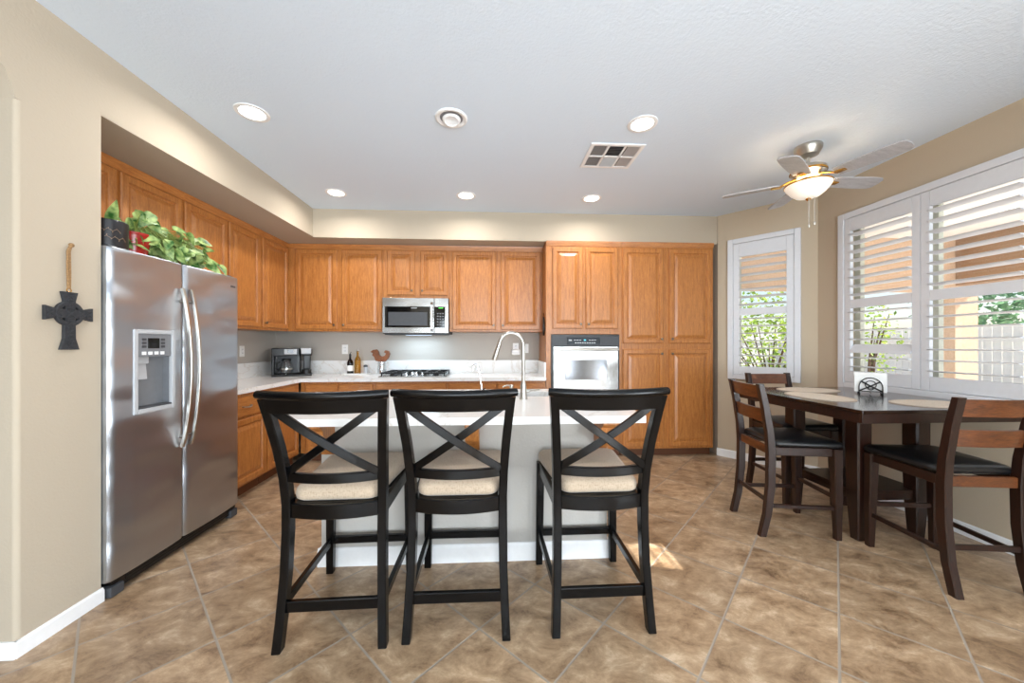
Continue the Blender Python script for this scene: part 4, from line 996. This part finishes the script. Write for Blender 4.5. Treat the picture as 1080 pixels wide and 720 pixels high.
def make_stool(label):
    r = thing('counter_stool', label, 'stool', group='black counter stools along the island')
    bw = M['black_wood']
    # rear posts: kicked-back leg, upright seat zone, raked and flared back
    side = [(0, -.266, .218, .022), (.12, -.248, .212, .023), (.30, -.226, .205, .024), (.48, -.215, .202, .025), (.60, -.212, .203, .0255), (.72, -.228, .207, .0245), (.86, -.262, .216, .023), (1.0, -.305, .229, .0215), (1.075, -.330, .237, .0205)]
    def px_(z):
        for (a, b_) in zip(side, side[1:]):
            if a[0] <= z <= b_[0]:
                t = (z - a[0]) / (b_[0] - a[0]); return a[2] + (b_[2] - a[2]) * t, a[1] + (b_[1] - a[1]) * t
        return side[-1][2], side[-1][1]
    for s in (-1, 1):
        b = MB(); b.loft([rect(s * x, y, z, .0185, d) for z, y, x, d in side]); b.build('rear_leg', bw, r)
        b = MB(); b.loft([rect(s * .222, .262, 0, .019, .019), rect(s * .218, .258, .30, .021, .021), rect(s * .214, .254, .60, .022, .022)]); b.build('front_leg', bw, r)
    # head rail: rolled top edge and a bowed plate
    def bow(x, wd, dpt): return -dpt * (1 - (x / wd) ** 2)
    xs = [-.26 + .52 * i / 16 for i in range(17)]
    b = MB(); b.tube([(x, -.338 + bow(x, .26, .045), 1.094 - .004 * (1 - (x / .26) ** 2)) for x in xs], [.0165] + [.0185] * 15 + [.0165], 12)
    xs2 = [-.236 + .472 * i / 14 for i in range(15)]
    b.loft([[(x, -.322 + bow(x, .236, .045) + dy + (z - 1.02) * -.28, z) for dy, z in ((-.011, 1.018), (.011, 1.018), (.011, 1.09), (-.011, 1.09))] for x in xs2])
    b.build('head_rail', bw, r)
    # crossed braces
    def brace(sg, off):
        pts = []
        for i in range(13):
            t = i / 12; x = sg * (-.205 + .395 * t); z = 1.035 - .29 * t
            yb_ = px_(z)[1]; pts.append((x, yb_ + bow(x, .22, .042) + off, z))
        q = MB(); q.sweep(pts, [(.009, .0165)] * 13, up=(0, 0, 1)); q.build('cross_brace', bw, r)
    brace(1, -.006); brace(-1, .008)
    # lower back rail
    xs3 = [-.195 + .39 * i / 12 for i in range(13)]
    b = MB(); b.sweep([(x, -.232 + bow(x, .195, .04), .725 + .0 * x) for x in xs3], [(.011, .0205)] * 13); b.build('back_rail', bw, r)
    # seat aprons
    b = MB(); b.sweep([(x, -.215 + bow(x, .195, .035), .575) for x in xs3], [(.012, .032)] * 13); b.build('rear_apron', bw, r)
    for s in (-1, 1):
        b = MB(); b.sweep([(s * .206, -.19, .575), (s * .214, .235, .575)], (.012, .032)); b.build('side_apron', bw, r)
    b = MB(); b.sweep([(-.195, .256, .575), (.195, .256, .575)], (.012, .032)); b.build('front_apron', bw, r)
    # stretchers
    def str_(p, q, hw): k = MB(); k.sweep([p, q], hw); k.build('stretcher', bw, r)
    str_((-.195, -.241, .170), (.195, -.241, .170), (.011, .024))
    str_((-.20, .259, .185), (.20, .259, .185), (.012, .020))
    for s in (-1, 1): str_((s * .210, -.235, .178), (s * .219, .245, .178), (.011, .019))
    b = MB(); cushion(b, rrect(.228, .186, .292, -.225), .606, .672, .016); b.build('seat_cushion', M['linen'], r, 80)
    b = MB(); b.prism([(x, y) for x, y in rrect(.205, .180, .262, -.235, .03)(1)], 'z', .594, .608); b.build('seat_board', bw, r)
    return r
st = make_stool('left stool at the island, black with beige seat and crossed back')
st.location = (-.693, 1.845, 0); st.rotation_euler = (0, 0, radians(1.0))
dup(st, (-.155, 1.862, 0), radians(-.4), 'middle stool at the island, black with beige seat and crossed back')
dup(st, (.498, 1.862, 0), radians(.3), 'right stool at the island, black with beige seat and crossed back')

# ------------------------------------------------------------------ dining set
def make_dining_chair(label):
    r = thing('dining_chair', label, 'chair', group='dark wood counter-height dining chairs')
    dw = M['dining']
    prof = [(0, -.262, .022), (.15, -.228, .023), (.35, -.208, .025), (.56, -.205, .026), (.70, -.215, .024), (.88, -.243, .022), (1.025, -.275, .019)]
    for s in (-1, 1):
        b = MB(); b.loft([rect(s * .182, y, z, .020, d) for z, y, d in prof]); b.build('rear_leg', dw, r)
        b = MB(); b.loft([rect(s * .192, .208, 0, .018, .018), rect(s * .190, .205, .30, .024, .024), rect(s * .188, .20, .60, .028, .028)]); b.build('front_leg', dw, r)
    def slat(z0, z1, bowd):
        xs = [-.165 + .33 * i / 10 for i in range(11)]
        def yb_(z):
            for a, c in zip(prof, prof[1:]):
                if a[0] <= z <= c[0]: return a[1] + (c[1] - a[1]) * (z - a[0]) / (c[0] - a[0])
        b = MB(); b.loft([[(x, yb_(z) + dy - bowd * (1 - (x / .165) ** 2), z) for z, dy in ((z0, -.010), (z0, .010), (z1, .010), (z1, -.010))] for x in xs]); b.build('back_slat', M['dining_slat'], r)
    slat(.925, 1.015, .018); slat(.765, .855, .018)
    b = MB(); b.sweep([(-.164, -.206, .575), (.164, -.206, .575)], (.011, .028)); b.build('rear_apron', M['dining_slat'], r)
    b = MB(); b.sweep([(-.164, .203, .575), (.164, .203, .575)], (.011, .028)); b.build('front_apron', dw, r)
    for s in (-1, 1):
        b = MB(); b.sweep([(s * .184, -.182, .575), (s * .188, .175, .575)], (.011, .028)); b.build('side_apron', dw, r)
        b = MB(); b.sweep([(s * .182, -.205, .205), (s * .190, .19, .205)], (.009, .013)); b.build('stretcher', dw, r)
    b = MB(); b.sweep([(-.17, -.222, .235), (.17, -.222, .235)], (.009, .014)); b.build('stretcher', dw, r)
    b = MB(); b.sweep([(-.17, .206, .27), (.17, .206, .27)], (.009, .014)); b.build('stretcher', dw, r)
    b = MB(); cushion(b, rrect(.224, .205, .245, -.192, .045), .604, .648, .014); b.build('seat_cushion', M['vinyl'], r, 80)
    return r
ch = make_dining_chair('dining chair on the left side of the table, seen with its back to the island')
ch.location = (2.105, 2.488, 0); ch.rotation_euler = (0, 0, radians(-90 - 8))
dup(ch, (2.552, 2.962, 0), radians(180 - 3), 'dining chair at the far end of the table, in front of the angled wall')
dup(ch, (2.588, 1.960, 0), radians(-7), 'dining chair at the near end of the table, closest to the camera')
TZ = .914
def table():
    x0, x1, y0, y1 = 2.12, 3.145, 1.955, 3.05
    r = thing('dining_table', 'dark wood counter-height square table below the right window', 'table', (2.635, 2.5, 0))
    m = Matrix.Translation((-2.635, -2.5, 0))
    b = MB(m); b.box(x0, x1, y0, y1, TZ - .022, TZ, .004); b.build('table_top', M['table_top'], r)
    b = MB(m)
    for a in ((x0 + .008, x1 - .008, y0 + .008, y0 + .03), (x0 + .008, x1 - .008, y1 - .03, y1 - .008), (x0 + .008, x0 + .03, y0 + .03, y1 - .03), (x1 - .03, x1 - .008, y0 + .03, y1 - .03)): b.box(*a, TZ - .078, TZ - .022, .002)
    b.build('apron', M['dining'], r)
    for cx in (2.43, 2.84):
        for cy in (2.27, 2.77):
            b = MB(m); b.loft([rect(cx, cy, z, a, a) for z, a in ((0, .030), (.25, .044), (.5, .050), (TZ - .022, .050))]); b.build('leg', M['dining'], r)
    b = MB(m); b.box(2.40, 2.87, 2.25, 2.69, .30, .325, .003); b.build('shelf', M['dining'], r)
    b = MB(m)
    for yy in (2.262, 2.68): b.box(2.47, 2.80, yy - .01, yy + .01, .26, .30, .002)
    for xx in (2.41, 2.86): b.box(xx - .01, xx + .01, 2.31, 2.68, .26, .30, .002)
    b.build('shelf_rail', M['dining'], r)
table()
def placemat(x, y, z, a, bb_, label, rz=0, shape='oval'):
    r = thing('placemat', label, 'placemat', (x, y, z), rz, 'round woven placemats on the table')
    n = 40
    def ring(s, zz): return [(a * s * cos(2 * pi * k / n), bb_ * s * sin(2 * pi * k / n), zz) for k in range(n)]
    b = MB(); b.loft([ring(.95, 0), ring(.95, .003), ring(.02, .0032)]); b.build('mat', M['placemat'], r)
    b = MB(); b.loft([ring(.94, 0.0), ring(1.0, .0), ring(1.0, .004), ring(.94, .0042)], wrap=True); b.build('border', M['placemat_edge'], r)
M['placemat_edge'] = plain('placemat_border', rgb(192, 176, 158), 0.8, noise=0.1, nscale=100)
placemat(2.60, 2.84, TZ + .0004, .235, .165, 'oval beige placemat at the far end of the table')
placemat(2.36, 2.49, TZ + .0004, .165, .235, 'oval beige placemat on the table before the left chair')
placemat(2.80, 2.145, TZ + .0004, .235, .165, 'oval beige placemat on the table before the nearest chair')
def napkins():
    cx, cy = 2.88, 2.60; rz = radians(-42)
    r = thing('napkin_holder', 'black scrollwork iron napkin holder on the table', 'napkin holder', (cx, cy, TZ), rz)
    for yy in (-.032, .032):
        b = MB(); w, h = .064, .125
        pts = [(-w, yy, .0), (-w, yy, .055)] + [(-w * cos(a), yy, .055 + (h - .055) * sin(a)) for a in [pi * k / 12 for k in range(1, 12)]] + [(w, yy, .055), (w, yy, .0)]
        b.tube(pts, .0038, 7); b.tube([(-w, yy, .022), (w, yy, .022)], .003, 6)
        b.tube([(-w * .95, yy, .025), (0, yy, .062), (w * .75, yy, .095)], .005, 6); b.tube([(w * .95, yy, .025), (0, yy, .062), (-w * .75, yy, .095)], .005, 6)
        b.tube([(.03 * cos(t), yy, .072 + .03 * sin(t)) for t in [2 * pi * k / 16 for k in range(17)]], .003, 6)
        b.tube([(.014 * cos(t), yy, .045 + .012 * sin(t)) for t in [2 * pi * k / 12 for k in range(13)]], .003, 6)
        b.build('side_frame', M['black_iron'], r)
    b = MB()
    for x in (-.062, 0, .062): b.tube([(x, -.032, .012), (x, .032, .012)], .0035, 6)
    for x in (-.062, .062):
        for yy in (-.032, .032): b.sphere((x, yy, .006), .006)
    b.build('base', M['black_iron'], r)
    r = thing('napkin_stack', 'stack of white paper napkins standing in the iron holder', 'napkins', (cx, cy, TZ + .016), rz)
    for k in range(5):
        yy = -.016 + k * .008; t = (k - 2) * .006 + .012; b = MB()
        xs = [-.088 + .176 * i / 10 for i in range(11)]
        b.loft([[(x, yy - .0035 + 0, 0.0), (x, yy + .0035, 0.0), (x, yy + .0035 + t, .135 + .012 * sin(x * 18 + k)), (x, yy - .0035 + t, .135 + .012 * sin(x * 18 + k))] for x in xs]); b.build('napkin', M['paper'], r)
napkins()
b = MB(); b.tube([(XR - .004, 2.62, .90), (XR - .006, 2.60, .75), (XR - .006, 2.63, .62), (XR - .006, 2.58, .52), (XR - .005, 2.61, .42), (XR - .005, 2.60, .34)], .003, 6)
tag(b.build('shutter_cord', M['black_plastic']), 'thin dark cable hanging on the wall below the right window', 'cable')

# ------------------------------------------------------------------ ceiling fixtures
def downlight(label):
    r = thing('recessed_light', label, 'ceiling light', group='lit recessed ceiling lights')
    b = MB(); b.lathe([(.098, 0), (.097, -.004), (.085, -.007), (.073, -.004), (.072, 0)], seg=32, cap=False); b.build('trim_ring', M['white'], r)
    b = MB(); b.lathe([(.0735, -.0005), (.06, -.004), (.001, -.005)], seg=32); b.build('lens', M['lens'], r)
    light('lamp', 'AREA', (0, 0, -.012), E_DOWN, (1.0, .975, .94), (0, 0, 0), r, shape='DISK', size=.13, spread=radians(165))
    return r
d0 = downlight('lit recessed ceiling light nearest the camera on the left')
d0.location = (-1.54, 2.40, ZC)
for (x, y, lb) in ((1.01, 2.38, 'lit recessed ceiling light beside the air vent'), (-1.535, 3.63, 'lit recessed ceiling light in the back row, at the left corner'),
                   (-.265, 3.63, 'lit recessed ceiling light in the back row, middle one'), (1.01, 3.63, 'lit recessed ceiling light in the back row, at the right'),
                   (-1.54, -.6, 'unseen fill ceiling light added behind the camera on the left'), (1.0, -.6, 'unseen fill ceiling light added behind the camera on the right')):  # last two are unseen, added as fill
    dup(d0, (x, y, ZC), 0, lb)
r = thing('eyeball_light', 'unlit recessed eyeball light in the middle of the ceiling', 'ceiling light', (-.27, 2.385, ZC))
b = MB(); b.lathe([(.105, 0), (.104, -.006), (.094, -.010), (.076, -.004), (.074, -.0005), (.070, -.0005)], seg=32, cap=False); b.build('trim_ring', M['white'], r)
b = MB(); b.lathe([(.0745, -.001), (.06, -.0012), (.001, -.0012)], seg=32); b.build('housing', M['grey_plastic'], r)
b = MB(); m4 = Matrix.Translation((0.0, .010, -.004)) @ Matrix.Rotation(radians(-10), 4, 'X'); b.M = m4
b.lathe([(.060, 0.002), (.058, -.008), (.050, -.014), (.044, -.015), (.042, -.009), (.001, -.006)], seg=28); b.build('eyeball', M['white'], r)
def vent():
    r = thing('air_vent', 'white ceiling air vent with six louvred sections', 'air vent', (.935, 2.80, ZC))
    w, d = .205, .18
    b = MB(); z = -.009
    b.box(-w, w, -d, -d + .028, z, 0, .003); b.box(-w, w, d - .028, d, z, 0, .003); b.box(-w, -w + .028, -d + .028, d - .028, z, 0, .003); b.box(w - .028, w, -d + .028, d - .028, z, 0, .003)
    for x in (-.063, .063): b.box(x - .008, x + .008, -d + .028, d - .028, z, 0, .002)
    b.box(-w + .028, w - .028, -.008, .008, z, 0, .002)
    b.build('vent_frame', M['white'], r)
    b = MB(); b.box(-w + .01, w - .01, -d + .01, d - .01, -.002, -.0004); b.build('duct_shade_sheet', M['black_plastic'], r)  # black sheet standing in for the shade inside the duct
    for ix in range(3):
        for iy in range(2):
            b = MB(); xa = -w + .028 + ix * .126; xb_ = xa + .11 + (.0 if ix != 1 else 0); ya = -d + .028 if iy == 0 else .008; yb_ = -.008 if iy == 0 else d - .028
            for k in range(7):
                if ix == 1:
                    yy = ya + (k + .5) * (yb_ - ya) / 7; s = -1 if iy == 0 else 1
                    b.loft([[(xa, yy, -.002), (xa, yy + .002, -.002), (xa, yy + .010 * s + .002, -.008), (xa, yy + .010 * s, -.008)], [(xb_, yy, -.002), (xb_, yy + .002, -.002), (xb_, yy + .010 * s + .002, -.008), (xb_, yy + .010 * s, -.008)]])
                else:
                    xx = xa + (k + .5) * (xb_ - xa) / 7; s = -1 if ix == 0 else 1
                    b.loft([[(xx, ya, -.002), (xx + .002, ya, -.002), (xx + .009 * s + .002, ya, -.008), (xx + .009 * s, ya, -.008)], [(xx, yb_, -.002), (xx + .002, yb_, -.002), (xx + .009 * s + .002, yb_, -.008), (xx + .009 * s, yb_, -.008)]])
            b.build('vent_louver', M['light_grey'], r)
vent()
def fan():
    cx, cy = 2.37, 2.585
    r = thing('ceiling_fan', 'five-blade ceiling fan with lit frosted bowl above the table', 'ceiling fan', (cx, cy, ZC))
    nk = M['nickel']
    b = MB(); b.lathe([(.085, 0), (.088, -.008), (.086, -.03), (.065, -.07), (.03, -.085), (.016, -.088)], seg=28); b.build('canopy', nk, r)
    b = MB(); b.lathe([(.0125, -.08), (.0125, -.16)], seg=12); b.build('downrod', nk, r)
    b = MB(); b.lathe([(.02, -.14), (.03, -.15), (.09, -.158), (.108, -.17), (.112, -.19), (.108, -.205), (.085, -.222), (.08, -.235), (.06, -.25), (.001, -.252)], seg=32); b.build('motor_housing', nk, r)
    b = MB(); b.lathe([(.112, -.186), (.115, -.19), (.115, -.197), (.112, -.2)], seg=32, cap=False); b.build('motor_band', M['brass'], r)
    b = MB(); b.lathe([(.055, -.25), (.06, -.262), (.05, -.285), (.045, -.30), (.001, -.301)], seg=24); b.build('light_fitter', M['brass'], r)
    R_, zb = .56, -.262
    for k in range(5):
        a = radians(0.5 + 72 * k); m = Matrix.Rotation(a, 4, 'Z')
        pm = m @ Matrix.Translation((0, 0, zb)) @ Matrix.Rotation(radians(-11), 4, 'X')
        b = MB(pm); pts = []
        out = [(.175, -.052), (.30, -.062), (.45, -.067), (R_ - .03, -.062), (R_ - .006, -.045), (R_, 0), (R_ - .006, .045), (R_ - .03, .062), (.45, .067), (.30, .062), (.175, .052)]
        b.prism(out, 'z', -.004, .004); bl = b.build('blade', M['blade'], r)
        q = MB(m); q.sweep([(.075, 0, -.235), (.12, 0, -.245), (.17, 0, zb - .008), (.23, 0, zb - .008)], [(.016, .005), (.012, .005), (.026, .004), (.018, .004)]); q.build('blade_bracket', M['brass'], bl)
    b = MB(); b.lathe([(.142, -.285), (.145, -.290), (.138, -.308), (.108, -.348), (.075, -.376), (.04, -.388), (.001, -.390), (.04, -.382), (.075, -.369), (.104, -.344), (.131, -.308), (.138, -.288)], seg=36, cap=False); b.build('bowl_shade', M['bowl'], r)
    b = MB(); b.lathe([(.140, -.281), (.148, -.284), (.148, -.292), (.140, -.294)], seg=36, cap=False); b.build('bowl_rim', M['brass'], r)
    b = MB(); b.lathe([(.001, -.386), (.014, -.389), (.018, -.395), (.008, -.407), (.001, -.411)], seg=14); b.tube([(0, 0, -.30), (0, 0, -.392)], .004, 8); b.build('finial', M['brass'], r)
    for x, L in ((-.022, .17), (.022, .15)):
        b = MB(); b.tube([(x, -.03, -.38), (x, -.03, -.42 - L)], 0.0024, 5); b.lathe([(.001, 0), (.007, -.006), (.008, -.02), (.004, -.03), (.001, -.031)], (x, -.03, -.42 - L), 10); b.build('pull_chain', nk, r)
    light('fan_lamp', 'POINT', (0.0, 0, -.325), E_FAN, (1.0, .88, .70), (0, 0, 0), r, shadow_soft_size=.05)
fan()
